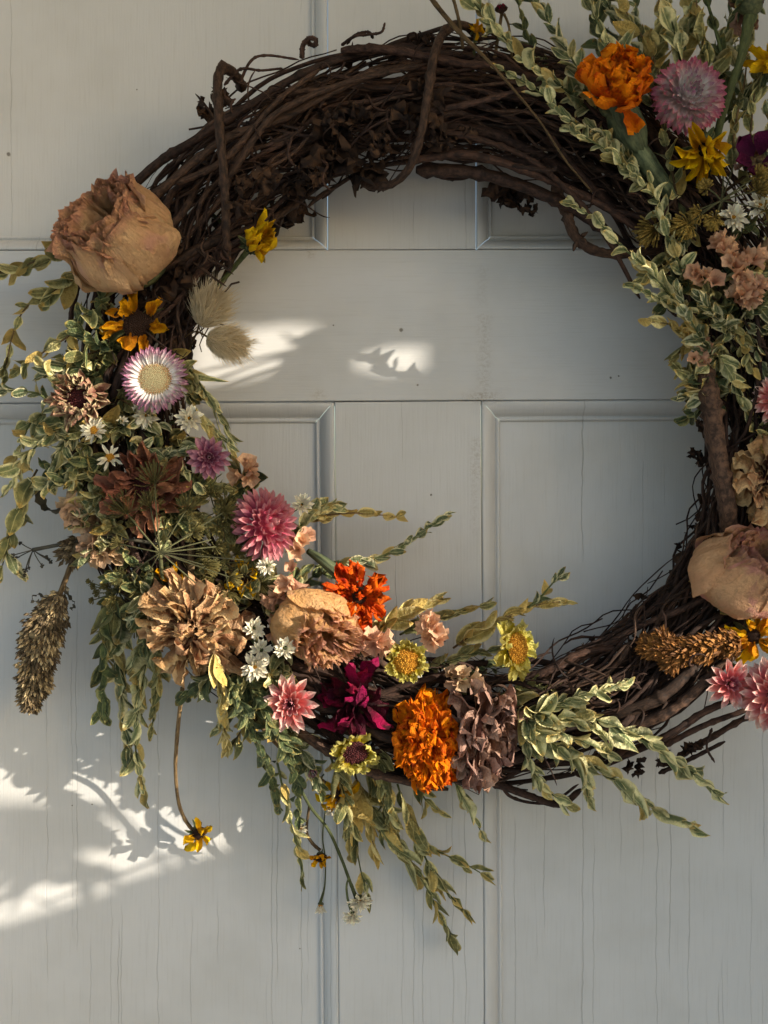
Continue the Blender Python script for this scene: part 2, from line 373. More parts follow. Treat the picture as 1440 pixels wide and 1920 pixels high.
# added unseen bush, its twigs placed to streak and dapple the sun patches
def shadow_shrub():
    mb = MB(); rs = random.Random(8)
    def at(u, v, t): p = W(u, v, 0); return np.array(p) - np.array(SD) * t
    trunk = smooth_path([(.62, -.42, -1.22), (.58, -.40, -.6), (.60, -.38, -.1), (.56, -.36, .38)], 30); tube(mb, trunk, np.linspace(.009, .003, 30), ns=7, lump=.1, seed=2)
    for t, leafy, pts in ((.50, 0, [(640, 652), (520, 672), (400, 712)]), (.52, 0, [(640, 664), (530, 686), (420, 722)]), (.50, 0, [(640, 640), (500, 668), (370, 698)]), (.50, 0, [(650, 676), (560, 692), (450, 730)]), (.50, 1, [(660, 596), (600, 640), (575, 668)]),
                          (.60, 1, [(250, 1500), (150, 1575), (60, 1640)]), (.62, 1, [(200, 1610), (90, 1660), (-40, 1730)]), (.60, 1, [(120, 1560), (40, 1600), (-60, 1640)]), (.62, 0, [(380, 1590), (250, 1640), (120, 1690)])):
        P = smooth_path([at(u, v, t) for u, v in pts], 14); k = int(np.argmin(np.linalg.norm(trunk - P[0] - np.array([0, 0, -.12]), axis=1)))
        Q = smooth_path([trunk[k], (trunk[k] + P[0]) / 2 + np.array([0, 0, .02]), P[0]], 10)
        tube(mb, np.vstack([Q[:-1], P]), np.linspace(.0022, .0008, 23), ns=5)
        if leafy:
            for q in range(16):
                p = P[rs.randrange(14)]; d = Vector((rs.uniform(-1, .2), rs.uniform(-.6, .6), rs.uniform(-1, .7))).normalized(); n_ = d.cross(Vector((rs.gauss(0, 1), rs.gauss(0, 1), rs.gauss(0, 1)))).normalized(); l = rs.uniform(.016, .03); e = Vector(p)
                c_ = [e, e + d * l * .35 + n_ * l * .2, e + d * l * .75 + n_ * l * .15, e + d * l, e + d * l * .75 - n_ * l * .15, e + d * l * .35 - n_ * l * .2]
                mb.add([list(x) for x in c_], [(0, 1, 5), (1, 2, 4, 5), (2, 3, 4)])
    obj('added_shrub_foliage', mb.mesh('added_shrub_foliage', plain('shadow_shrub_green', '3f4a2c', '5f6a3e', 60)), None, None, 'stuff')
shadow_shrub()

# ---------------------------------------------------------------- the wreath of vines
CX, CY, RR, TR, HC = 838, 785, 600, 116, .044
VM = [wood_mat('vine_brown', '231813', '47332a', '140d0b'), wood_mat('vine_red', '261914', '4a3429', '150d0a'), wood_mat('vine_grey', '2a1f19', '553f31', '18100d')]
BARK = plain('dead_bark', '1e1410', '45301f', 160, .85)
wreath = thing('grapevine_wreath', 'dark brown wreath of twisted grapevine hanging on the white door', 'wreath', Matrix.Translation(W(CX, CY, HC)))
wi = Matrix.Translation(-W(CX, CY, HC))
def ringr(th):                      # the ring is not quite round
    d = (th - R(246) + math.pi) % (2 * math.pi) - math.pi
    return RR - 58 * math.exp(-(d / R(30)) ** 2)
def ringpt(th, a, h):               # a = px off the ring line, h = metres off the door
    r = ringr(th) + a; return W(CX + r * math.cos(th), CY - r * math.sin(th), h)
def vine_path(th0, span, rho, ph0, drift, wob, seed, fray=0.0):
    n = max(14, int(abs(span) * 26)); P = []
    for i in range(n):
        t = i / (n - 1); th = th0 + span * t
        ph = ph0 + drift * span * t + .5 * noise.noise(Vector((th * 1.5, seed, 0)))
        rh = rho * (1 + .25 * noise.noise(Vector((th * 2.2, seed, 5))))
        if fray: rh += fray * (max(0, (t - .85) / .15) ** 2 + max(0, (.12 - t) / .12) ** 2)
        a = rh * math.cos(ph) + wob * noise.noise(Vector((th * 6, seed, 9)))
        h = HC + rh * math.sin(ph) / S * .95 + wob / S * noise.noise(Vector((th * 6, seed, 13)))
        P.append(ringpt(th, a, max(.004, h)))
    return P
def vine(P, r_px, mat, name='vine', knots=True, seed=0.0, ns=8):
    P = np.array([list(p) for p in P]); n = len(P); rad = np.full(n, r_px / S)
    rs = np.random.RandomState(int(seed * 131) % 99999)
    rad *= np.linspace(1.12, .82, n); rad[0] *= .45; rad[-1] *= .3; rad[1] *= .85; rad[-2] *= .75
    if knots:
        for k in range(0, n, max(5, rs.randint(6, 14))):
            j = min(n - 1, k + rs.randint(0, 3)); rad[j] *= 1.3
    return obj(name, tube_mesh(name, P, rad, mat, ns=ns, lump=.09, seed=seed + 1), wreath, wi)
vr = random.Random(4)
inner = MB()
for i in range(330):
    th0 = vr.uniform(0, 6.283); span = R(vr.uniform(40, 130)) * vr.choice((-1, 1))
    core = i % 4 == 0
    rho = vr.uniform(10, 60) if core else TR * vr.uniform(.55, .97)
    ph = vr.uniform(0, 6.283) if core else vr.gauss(math.pi / 2, 1.15)
    P = vine_path(th0, span, rho, ph, vr.gauss(0, 1.7), vr.uniform(8, 40), i * 3.7, vr.choice((0, 0, 0, 12)))
    r_px = vr.choice((1.5, 1.8, 2.2, 2.6, 3, 3.4, 3.8, 4.4, 5.4)) if i > 22 else vr.uniform(6, 9)
    if core: tube(inner, P, r_px / S, ns=6, lump=.1, seed=i)
    else: vine(P, r_px, vr.choice(VM), seed=i * .77)
for i in range(330):                       # hair fine twigs and runners in the tangle
    th0 = vr.uniform(0, 6.283); P = vine_path(th0, R(vr.uniform(8, 40)) * vr.choice((-1, 1)), TR * vr.uniform(.8, 1.06), vr.gauss(math.pi / 2, 1.1), vr.gauss(0, 3.5), vr.uniform(10, 40), i * 2.3 + 500, vr.choice((0, 5, 14)))
    n_ = len(P); tube(inner, P, np.linspace(1, .5, n_) * vr.uniform(.8, 2.2) / S, ns=5, lump=.12, seed=i)
obj('buried_vines', inner.mesh('buried_vines', VM[0]), wreath, wi, 'stuff')
def vpx(pts, r_px, mi=0, name='vine', n=None):
    P = smooth_path([W(*p) for p in pts], n or max(12, len(pts) * 9))
    if name == 'vine' and r_px > 5: r_px *= .84
    return vine(P, r_px, VM[mi], name, seed=pts[0][0] * .37 + pts[0][1] * .11)
# vines that stand out in the photograph
vpx([(170, 430, .05), (285, 315, .066), (370, 260, .072), (480, 190, .075), (590, 128, .07), (740, 92, .06), (900, 110, .06)], 9, 0)
vpx([(230, 420, .07), (310, 350, .085), (420, 262, .09), (530, 222, .088), (650, 160, .088), (760, 122, .08)], 8, 2)
vpx([(330, 345, .086), (420, 300, .092), (520, 190, .09), (600, 130, .082)], 6.5, 2)
vpx([(425, 340, .09), (500, 230, .096), (560, 190, .095), (660, 152, .09), (800, 120, .085)], 6.5, 2)
vpx([(640, 95, .07), (720, 92, .08), (860, 118, .085), (960, 130, .083), (1080, 190, .075)], 8, 1)
vpx([(770, 300, .085), (880, 290, .09), (1010, 330, .085), (1120, 380, .078), (1210, 440, .07)], 8, 1)
vpx([(780, 318, .07), (900, 325, .074), (1020, 365, .07), (1120, 420, .06), (1230, 520, .055)], 13, 0)
vpx([(800, 245, .09), (900, 262, .095), (1010, 310, .09), (1120, 420, .085), (1200, 560, .07)], 6, 1)
vpx([(800, 210, .093), (900, 190, .095), (985, 165, .09), (1050, 140, .08)], 6, 0)
vpx([(1040, 345, .05), (1060, 395, .06), (1085, 450, .065), (1140, 475, .065), (1230, 468, .06), (1300, 450, .05)], 10.5, 2)
vpx([(1093, 453, .064), (1079, 459, .066), (1075, 471, .066)], 5, 2, n=6)
vpx([(1090, 443, .064), (1102, 435, .07)], 4, 2, n=5)
vpx([(1318, 690, .075), (1333, 760, .09), (1345, 850, .094), (1362, 940, .09), (1368, 1010, .075)], 21, 2)
vpx([(1370, 740, .05), (1400, 860, .055), (1400, 960, .05), (1372, 1050, .05), (1330, 1100, .05)], 11, 1)
vpx([(1420, 760, .06), (1390, 900, .062), (1365, 1000, .055), (1345, 1060, .05)], 7, 0)
vpx([(1345, 1100, .05), (1290, 1140, .055), (1240, 1190, .056), (1180, 1235, .05), (1060, 1290, .045)], 13, 2)
vpx([(1340, 1130, .06), (1290, 1190, .06), (1240, 1250, .06)], 12, 0)
vpx([(1310, 1080, .055), (1265, 1090, .06), (1255, 1130, .06), (1280, 1160, .055), (1330, 1170, .05)], 3.2, 0)
vpx([(1140, 1345, .075), (1230, 1310, .085), (1290, 1260, .085), (1340, 1200, .08)], 12, 2)
vpx([(1170, 1370, .07), (1260, 1330, .083), (1330, 1270, .085), (1400, 1200, .08)], 11, 2)
vpx([(1150, 1420, .07), (1250, 1380, .078), (1330, 1330, .08), (1440, 1290, .075)], 8, 1)
vpx([(1120, 1440, .065), (1240, 1385, .083), (1300, 1345, .08)], 6.5, 1)
vpx([(1240, 1400, .07), (1320, 1360, .075), (1400, 1330, .07), (1480, 1290, .06)], 6, 1)
vpx([(1000, 1270, .06), (1090, 1225, .065), (1170, 1215, .06), (1190, 1225, .055)], 8, 1)
vpx([(960, 1300, .045), (1030, 1262, .05), (1110, 1225, .05)], 6, 0)
vpx([(870, 1455, .045), (930, 1470, .05), (1000, 1495, .055), (1050, 1508, .055), (1090, 1480, .05)], 8, 0)
vpx([(930, 1455, .05), (960, 1495, .05), (1030, 1505, .045), (1085, 1470, .04)], 3, 0)
vpx([(1270, 1420, .03), (1330, 1385, .034), (1400, 1345, .034), (1500, 1300, .03)], 7, 0)
vpx([(560, 1370, .07), (620, 1410, .07), (700, 1450, .07), (840, 1480, .06)], 10, 2)
vpx([(345, 400, .06), (352, 520, .05), (352, 640, .045), (356, 740, .05)], 9, 2)
vpx([(330, 560, .055), (345, 640, .05), (338, 720, .05)], 7, 0)
vpx([(150, 520, .03), (133, 600, .028), (140, 680, .03)], 5, 0)
# the two vines bound round the ring
vpx([(455, 165, .05), (440, 140, .075), (417, 128, .09), (408, 160, .1), (412, 240, .104), (420, 330, .104), (424, 420, .1), (425, 470, .09), (430, 510, .07)], 8.5, 2, 'binding_vine', 60)
vpx([(905, 75, .05), (870, 48, .06), (835, 58, .085), (815, 100, .1), (803, 170, .105), (790, 250, .105), (770, 310, .098), (735, 345, .085), (690, 347, .07), (660, 320, .055)], 7.8, 2, 'binding_vine', 60)
for pts, r_ in (([(448, 160, .07), (470, 115, .075), (500, 104, .075), (560, 112, .07)], 2.6), ([(420, 160, .08), (450, 130, .08), (490, 132, .075), (530, 128, .07)], 2.6),
                ([(566, 110, .07), (568, 85, .075), (580, 72, .078), (592, 75, .078), (590, 85, .075), (578, 80, .072), (580, 68, .07)], 4),
                ([(640, 85, .065), (665, 68, .07), (690, 65, .072), (715, 60, .075), (722, 42, .075)], 2.6), ([(700, 72, .07), (690, 60, .07), (665, 66, .07), (650, 84, .065)], 2.6),
                ([(768, 80, .06), (765, 66, .065), (778, 62, .065), (782, 75, .06)], 2), ([(500, 275, .1), (545, 250, .105), (540, 290, .105), (555, 315, .1)], 2.4), ([(530, 235, .1), (560, 245, .106), (520, 265, .104), (505, 255, .1)], 2.2),
                ([(790, 300, .07), (820, 330, .07), (865, 335, .065), (905, 320, .06)], 3), ([(960, 310, .1), (1030, 320, .1), (1043, 312, .1)], 3.5), ([(1315, 870, .03), (1340, 850, .05)], 2.5),
                ([(1215, 400, .08), (1280, 460, .06), (1290, 540, .05), (1282, 600, .05)], 2.4), ([(1240, 560, .05), (1265, 590, .05), (1290, 590, .05)], 2.4),
                ([(1235, 1450, .03), (1290, 1425, .04), (1360, 1390, .045)], 4), ([(1335, 1365, .06), (1325, 1400, .06), (1340, 1430, .05)], 2.2)):
    vpx(pts, r_, 0, 'tendril')
for i in range(110):                       # thin curling shoots in the tangle
    th = vr.uniform(R(35), R(165)) if i < 75 else vr.uniform(R(270), R(325)); a = vr.uniform(-95, 100); h = .07 + .03 * vr.random() * (1 - (a / 120) ** 2)
    p = ringpt(th, a, h); dirv = Vector((vr.uniform(-1, 1), vr.uniform(-.4, .2), vr.uniform(-1, 1))).normalized(); P = [p]
    ax = Vector((vr.uniform(-1, 1), vr.uniform(-1, 1), vr.uniform(-1, 1))).normalized(); cur = vr.uniform(-.5, .5)
    for k in range(14):
        dirv = Matrix.Rotation(cur, 3, ax) @ dirv; cur *= 1.05; p = p + dirv * (6 / S); P.append(p)
    vine(P, vr.uniform(1.3, 2.6), vr.choice(VM), 'tendril', False, i * 1.9, 5)
# crumpled dead leaves and shreds of bark caught between the vines
def crumple(n, size, amp, seed, nu=5, nv=5):
    mb = MB(); uu, vv = np.meshgrid(np.linspace(-1, 1, nu), np.linspace(-1, 1, nv))
    P = np.stack([uu, vv, .25 * uu * uu - .3 * vv], -1).reshape(-1, 3)
    P = np.array([p + amp * nvec(p, 1.4, seed) + .4 * amp * nvec(p, 4, seed + 9) for p in P]); return P * size, gridfaces(nu, nv)
sh = MB(); base_c = [crumple(0, 1, .8, k * 3.1) for k in range(12)]
for i in range(1500):
    th = vr.uniform(0, 6.283); rho = TR * math.sqrt(vr.random()) * .93; ph = vr.uniform(0, 6.283)
    p = ringpt(th, rho * math.cos(ph), max(.006, HC + rho * math.sin(ph) / S * .85))
    M = (Matrix.Translation(p) @ Matrix.Rotation(vr.uniform(0, 6), 4, Vector((vr.random() - .5, vr.random() - .5, vr.random() - .5)).normalized()) @ Matrix.Diagonal((vr.uniform(.5, 1.7), .7, 1, 1)).to_4x4()).to_3x3()
    v, f = base_c[i % 12]; A = np.array(M); sh.add((v * vr.uniform(4, 12) / S) @ A.T + np.array(p), f)
obj('bark_shreds', sh.mesh('bark_shreds', BARK), wreath, wi, 'stuff')
for (px, py, h, s) in tuple((vr.uniform(430, 900), 0, .088 + .01 * vr.random(), vr.uniform(12, 26)) for _ in range(13)) + ((555, 395, .03, 26), (520, 405, .04, 24), (490, 420, .045, 24), (965, 372, .025, 24), (935, 355, .03, 18), (990, 385, .025, 14), (640, 290, .08, 34), (600, 320, .085, 26), (700, 330, .07, 30), (560, 350, .07, 28), (1325, 800, .05, 18), (1310, 860, .045, 12), (640, 230, .09, 22), (1240, 1420, .045, 12), (1190, 1440, .045, 12), (420, 180, .06, 16), (385, 205, .05, 14), (795, 70, .055, 14), (310, 470, .085, 26), (330, 530, .08, 24), (1300, 1395, .045, 11)):
    if py == 0: py = CY - math.sqrt((RR + vr.uniform(-90, 25)) ** 2 - (px - CX) ** 2)
    for k in range(3):
        v, f = crumple(0, s * vr.uniform(.6, 1) / S, .9, px + k * 7.7, 8, 8); mb = MB(); mb.add(v, f)
        obj('dead_leaf', mb.mesh('dead_leaf', BARK), wreath, wi @ Matrix.Translation(W(px + vr.uniform(-14, 14), py + vr.uniform(-12, 12), h)) @ Matrix.Rotation(vr.uniform(0, 6), 4, 'Y') @ Matrix.Rotation(vr.uniform(-1, 1), 4, 'X') @ Matrix.Diagonal((1, 1, 1.4, 1)))
# ---------------------------------------------------------------- petals and leaves
def petal(mat, name='petal', n=6, nu=5, nv=9, a=.5, b=.6, wd=.3, curl=.6, cup=.15, ruf=0.0, rk=5, cr=.05, cf=2.0, twist=0.0, minw=.06, cv=.5, seed=0, notch=0.0):
    out = []
    for k in range(n):
        rs = random.Random(seed * 100 + k); cu = curl * rs.uniform(1 - cv, 1 + cv) if cv < 1 else curl + rs.uniform(-cv, cv)
        tw = twist * rs.uniform(-1, 1); ph = rs.uniform(0, 6.28); bend = rs.uniform(-.25, .25)
        V, U = [], []
        y = z = x = 0.0; peak = (a / (a + b)) ** a * (b / (a + b)) ** b
        for j in range(nv):
            v = j / (nv - 1); ang = cu * v ** 1.3; side = bend * v
            if j: y += math.cos(ang) / (nv - 1); z += math.sin(ang) / (nv - 1); x += side / (nv - 1)
            hw = wd * .5 * (max(minw, (max(v, .001) ** a) * (max(1 - v, 0.0) ** b) / peak) if j < nv - 1 else minw)
            ct, st = math.cos(tw * v), math.sin(tw * v)
            for i in range(nu):
                u = -1 + 2 * i / (nu - 1)
                lx = hw * u; lz = cup * hw * 2 * u * u + ruf * v * v * math.sin(rk * u + ph)
                ly = -notch * v * u * u * math.cos(ang) + .5 * ruf * v * v * math.cos(rk * 1.7 * u + ph * 2)
                p = np.array((x + lx * ct - lz * st, y + ly - math.sin(ang) * (lz * ct), z + math.cos(ang) * (lz * ct) + lx * st))
                if cr: p = p + (cr * nvec(p, cf, k * 5.3 + seed) + .45 * cr * nvec(p, cf * 2.7, k * 9.1 + seed)) * min(1, v * 2.5)
                V.append(p); U.append(((u + 1) / 2, v))
        mb = MB(); mb.add(V, gridfaces(nu, nv), U); out.append(mb.mesh(name, mat))
    return out
def setlab(o, name_label):
    if name_label: o['label'] = name_label
def disc_mesh(mat, name, n=170, dome=.45, bump=.07, ln=.16, seed=1, hole=0.0):   # unit radius; rounded florets on a dome
    mb = MB(); nu, nv = 20, 6; V = []
    for j in range(nv):
        r_ = 1 - j / (nv - 1) * .999
        for i in range(nu):
            t = 2 * math.pi * i / nu; V.append((r_ * math.cos(t), r_ * math.sin(t), dome * (1 - r_ * r_) * (1 - hole * (1 - r_)) - .02))
    mb.add(V, gridfaces(nu, nv, True)); rs = random.Random(seed)
    for k in range(n):
        r_ = math.sqrt((k + .5) / n) * .98; t = k * 2.39996
        z = dome * (1 - r_ * r_) * (1 - hole * (1 - r_)); d = Vector((.7 * r_ * math.cos(t), .7 * r_ * math.sin(t), 1)) + Vector((rs.uniform(-.3, .3), rs.uniform(-.3, .3), 0))
        d.normalize(); p = Vector((r_ * math.cos(t), r_ * math.sin(t), z)); l = ln * rs.uniform(.5, 1.3)
        P = [p - d * .05, p + d * l * .55, p + d * l]; tube(mb, [list(q) for q in P], [bump * .7, bump * rs.uniform(.8, 1.2), bump * .3], ns=5)
    me = mb.mesh(name, mat); return me
_cal = {}
def calyx_mesh(mat):
    if mat.name not in _cal:
        mb = MB(); nu, nv = 14, 7; V = []
        prof = [(.06, -.55), (.2, -.5), (.42, -.36), (.6, -.18), (.66, -.04), (.5, .04), (.02, .05)]
        for r_, z in prof:
            for i in range(nu):
                t = 2 * math.pi * i / nu; k = 1 + .08 * math.sin(t * 5) ; V.append((r_ * k * math.cos(t), r_ * k * math.sin(t), z))
        mb.add(V, gridfaces(nu, nv, True)); _cal[mat.name] = mb.mesh('calyx', mat)
    return _cal[mat.name]
GREENC = plain('calyx_green', '3a4129', '57593a', 6); STEMG = wood_mat('stem_green', '414a2c', '62683f', '33391f', 120); STEMB = wood_mat('stem_brown', '4b3b28', '7a6443', '33281c', 120); BROWNC = plain('calyx_brown', '4a3a28', '75603f', 6)
def stem_to_ring(root, P, n, r, mat, rp=3.2):
    q = Vector(P); loc = root.matrix_basis.inverted()
    px = q.x; pz = q.z; c = W(CX, CY, HC); d = Vector((q.x - c.x, 0, q.z - c.z)); d.normalize()
    tgt = c + d * ((RR) / S * .96) ; tgt.y = -HC * HS * .8
    v = tgt - q
    if v.length > .05: v = v.normalized() * .05; tgt = q + v; tgt.y = max(tgt.y, -HC * HS)
    P2 = smooth_path([loc @ q, loc @ (q - Vector(n) * r * .5), loc @ tgt], 8); s = root.matrix_basis.to_scale().x
    return obj('stem', tube_mesh('stem', P2, rp / S / s, mat, ns=6), root)
def bloom(name, label, cat, pos, n, rpx, layers, disc=None, roll=None, calmat=None, group=None, stem=True, squash=(1, 1), pname='petal', sepals=0):
    rs = random.Random(int(pos[0] * 7 + pos[1])); px, py, h = pos; P = W(px, py, h); r = LEN(rpx, h)
    M = basis(n, rs.uniform(0, 6.28) if roll is None else roll, P, r)
    if squash != (1, 1): M = M @ Matrix.Diagonal((squash[0], squash[1], 1, 1))
    root = thing(name, label, cat, M, group)
    for cnt, meshes, ln, ws, el, rb, zb, jit in layers:
        off = rs.uniform(0, 6.28)
        for k in range(cnt):
            if jit > .14 and rs.random() < .09: continue
            phi = off + 2 * math.pi * (k + rs.uniform(-.35, .35) * min(1, jit * 4)) / cnt; e = R(el) + rs.uniform(-1, 1) * jit
            l = ln * rs.uniform(1 - .5 * jit, 1 + .35 * jit)
            m = Matrix.Rotation(phi - math.pi / 2, 4, 'Z') @ Matrix.Translation((0, rb, zb + rs.uniform(-.04, .04) * min(1, jit * 3))) @ Matrix.Rotation(e, 4, 'X') @ Matrix.Rotation(rs.uniform(-1, 1) * jit * .9, 4, 'Y') @ Matrix.Diagonal((l * ws, l, l, 1))
            obj(pname, meshes[rs.randrange(len(meshes))], root, m)
    if disc:
        me, dr, dz = disc; obj('disc', me, root, Matrix.Translation((0, 0, dz)) @ Matrix.Diagonal((dr, dr, dr, 1)))
    cm = calmat or GREENC
    if sepals:
        for k in range(sepals):
            l = rs.uniform(.5, .85); obj('sepal', leafm['dark'][rs.randrange(12)], root, Matrix.Rotation(k * 6.283 / sepals + rs.uniform(-.3, .3), 4, 'Z') @ Matrix.Translation((0, .12, -.2)) @ Matrix.Rotation(rs.uniform(-.7, .5), 4, 'X') @ Matrix.Diagonal((l * .6, l, l, 1)))
    obj('calyx', calyx_mesh(cm), root, Matrix.Translation((0, 0, -.17)) @ Matrix.Diagonal((.6, .6, .65, 1)))
    if stem: stem_to_ring(root, P, n, r, STEMG if cm is GREENC else STEMB)
    return root

# petal kinds
M_pinkw = petal_mat('straw_pale_pink', 'f4eeea', 'c284a2', .45, 1.0, None, '8d6f78', .12, .12, .35)
M_pinkdome = petal_mat('straw_dome_pink', 'ecd8d4', 'd07c92', .45, .95, None, '7d3a52', .15, .12, .35)
M_mauve = petal_mat('straw_mauve', 'a45d78', 'd2a3b0', .3, 1.0, None, '6b2f4d', .2, .12, .4)
M_rosep = petal_mat('straw_rose', 'f2948f', 'fbe2d6', .5, 1.0, None, 'b05a72', .12, .12, .35)
M_coral = petal_mat('straw_coral', 'c7687e', 'dfa3a6', .2, .9, None, '8b3550', .18, .12, .4)
M_tanz = petal_mat('zinnia_tan', '74493a', 'c49a74', .2, .85, 'a3765a', '5a3526', .3, .14, edge='e2c298')
M_creamz = petal_mat('zinnia_cream', '74483e', 'b08c78', .3, .8, '9b6f5d', '5a3830', .3, .14, edge='eadcb2')
M_rust = petal_mat('zinnia_rust', '6b4538', 'a0745e', .2, .9, '7c4a3b', '40241e', .3, .12, edge='b9826c')
M_brownz = petal_mat('zinnia_brown', '6a4a3c', 'a98676', .25, .95, '85604f', '3f2a22', .3, .12, streak=.5, edge='c0a090')
M_mag = petal_mat('zinnia_magenta', '4a1020', '9c2449', .35, .95, '3f0e1c', '240810', .45, .15)
M_yelz = petal_mat('zinnia_yellow', 'b7a23e', 'e2d98b', .2, .9, 'c9b750', '7d6a2a', .3, .3)
M_orange = petal_mat('marigold_orange', 'dd6407', 'fb8a0c', .2, .9, 'cc4c0a', '7d2706', .45, .3, val=.3)
M_orangered = petal_mat('marigold_red', 'd2480b', 'f56a12', .2, .9, 'b8380d', '6b1c06', .4, .3)
M_amber = petal_mat('rudbeckia_amber', 'c98206', 'e8a60e', .2, .9, 'd79412', '7a4608', .4, .3)
M_gold = petal_mat('rudbeckia_gold', 'd9a010', 'efc020', .2, .9, None, '8a5a0a', .25, .2)
M_white = petal_mat('daisy_white', 'f0e8cf', 'fdf6e0', .2, .9, None, 'a29a7a', .12, .06)
M_sal = petal_mat('statice_salmon', 'dba588', 'f2c9aa', .2, .9, None, '8a6250', .2, .2)
M_saltan = petal_mat('statice_tan', 'ab8d70', 'd2b496', .2, .9, None, '7a5f48', .25, .2)
M_purple = petal_mat('petal_purple', '4a1a34', '6d2a4c', .2, .9, None, '2c0f1f', .3, .2)
D_tan = plain('disc_tan', '8f8663', 'b3a885', 12); D_rust = plain('disc_rust', '8c5a34', 'b98250', 9); D_dark = plain('disc_dark', '20140d', '42291a', 9); D_gold = plain('disc_gold', 'a8701c', 'd9a63a', 9, .8); D_wine = plain('disc_wine', '2f1014', '5b2626', 9)
lance = petal(M_pinkw, a=.45, b=.45, wd=.21, curl=.25, cup=.5, cr=.03, cv=.7, seed=1, nu=5, nv=7)
lance_d = petal(M_pinkdome, a=.45, b=.35, wd=.26, curl=.5, cup=.5, cr=.03, seed=2, nv=7)
lance_m = petal(M_mauve, a=.5, b=.4, wd=.34, curl=.5, cup=.5, cr=.02, seed=3, nv=7)
lance_r = petal(M_rosep, a=.5, b=.42, wd=.36, curl=.35, cup=.5, cr=.02, seed=4, nv=7)
lance_c = petal(M_coral, a=.5, b=.4, wd=.33, curl=.6, cup=.6, cr=.03, seed=5, nv=7)
ztan = petal(M_tanz, n=14, nu=6, nv=16, a=.35, b=.3, wd=.25, curl=.5, cv=1.7, cup=1.1, ruf=.06, cr=.15, cf=3.6, twist=2.4, seed=6)
zcream = petal(M_creamz, n=8, nu=5, nv=9, a=.3, b=.3, wd=.4, curl=.9, cv=.9, cup=.7, ruf=.05, cr=.10, cf=2.4, twist=.9, seed=7)
zrust = petal(M_rust, n=8, nu=5, nv=9, a=.35, b=.3, wd=.42, curl=.7, cv=1.2, cup=.6, ruf=.05, cr=.14, cf=2.0, twist=1.0, seed=8)
zbrown = petal(M_brownz, n=8, nu=7, nv=11, a=.4, b=.22, wd=.46, curl=.7, cv=1.5, cup=.5, ruf=.08, cr=.19, cf=2.8, twist=1.3, seed=9)
zmag = petal(M_mag, n=8, nu=5, nv=11, a=.4, b=.35, wd=.17, curl=.5, cv=1.5, cup=1.4, ruf=.06, cr=.16, cf=2.6, twist=2.4, seed=10)
zyel = petal(M_yelz, n=8, nu=7, nv=8, a=.3, b=.2, wd=.62, curl=.9, cv=.8, cup=.3, ruf=.16, rk=5, cr=.14, cf=3.2, twist=.5, seed=11, minw=.6)
mar = petal(M_orange, n=12, nu=13, nv=9, a=.6, b=.08, wd=.75, curl=.5, cv=1.1, cup=.15, ruf=.2, rk=8.5, cr=.17, cf=4.0, twist=.9, seed=12, minw=.3)
marr = petal(M_orangered, n=12, nu=11, nv=10, a=.7, b=.08, wd=.5, curl=.4, cv=1.6, cup=.3, ruf=.24, rk=8, cr=.2, cf=4.0, twist=1.3, seed=13, minw=.3)
marbig = petal(M_orange, n=8, nu=10, nv=10, a=.6, b=.1, wd=1.0, curl=.9, cv=.6, cup=.2, ruf=.10, rk=5, cr=.12, cf=2.6, twist=.3, seed=14, minw=.4)
rud = petal(M_amber, n=10, nu=5, nv=11, a=.4, b=.35, wd=.40, curl=.5, cv=1.8, cup=.8, ruf=.10, cr=.20, cf=2.3, twist=1.8, seed=15)
rudg = petal(M_gold, n=8, nu=5, nv=10, a=.4, b=.3, wd=.40, curl=.6, cv=1.5, cup=.8, ruf=.08, cr=.15, cf=2.3, twist=1.5, seed=16)
dai = petal(M_white, n=6, nu=3, nv=5, a=.35, b=.22, wd=.3, curl=.2, cv=1.2, cup=.5, cr=.10, twist=.8, seed=17)
rudc = petal(M_gold, n=10, nu=5, nv=12, a=.4, b=.35, wd=.3, curl=1.7, cv=.5, cup=.9, ruf=.06, cr=.12, cf=2.3, twist=1.2, seed=19)
M_wine = petal_mat('zinnia_wine', '2b0b14', '571a2c', .2, .9, '3a2018', '1a070c', .4, .12)
zwine = petal(M_wine, n=8, nu=6, nv=10, a=.35, b=.25, wd=.42, curl=.6, cv=1.3, cup=.7, ruf=.06, cr=.16, cf=2.4, twist=1.2, seed=20)
pur = petal(M_purple, n=4, nu=6, nv=8, a=.5, b=.2, wd=.8, curl=.8, cup=.3, ruf=.06, cr=.1, seed=18)
d_big = disc_mesh(D_tan, 'disc', 420, .28, .035, .07, 2); d_dark = disc_mesh(D_dark, 'disc', 200, .5, .06, .14, 3); d_gold = disc_mesh(D_gold, 'disc', 200, .55, .06, .2, 4); d_wine = disc_mesh(D_wine, 'disc', 160, .35, .06, .2, 5); d_smallgold = disc_mesh(D_gold, 'disc', 40, .5, .16, .25, 6)
d_ring = disc_mesh(D_rust, 'disc', 300, .2, .045, .12, 7)
for m in (d_big, d_dark, d_gold, d_wine, d_smallgold, d_ring): pass
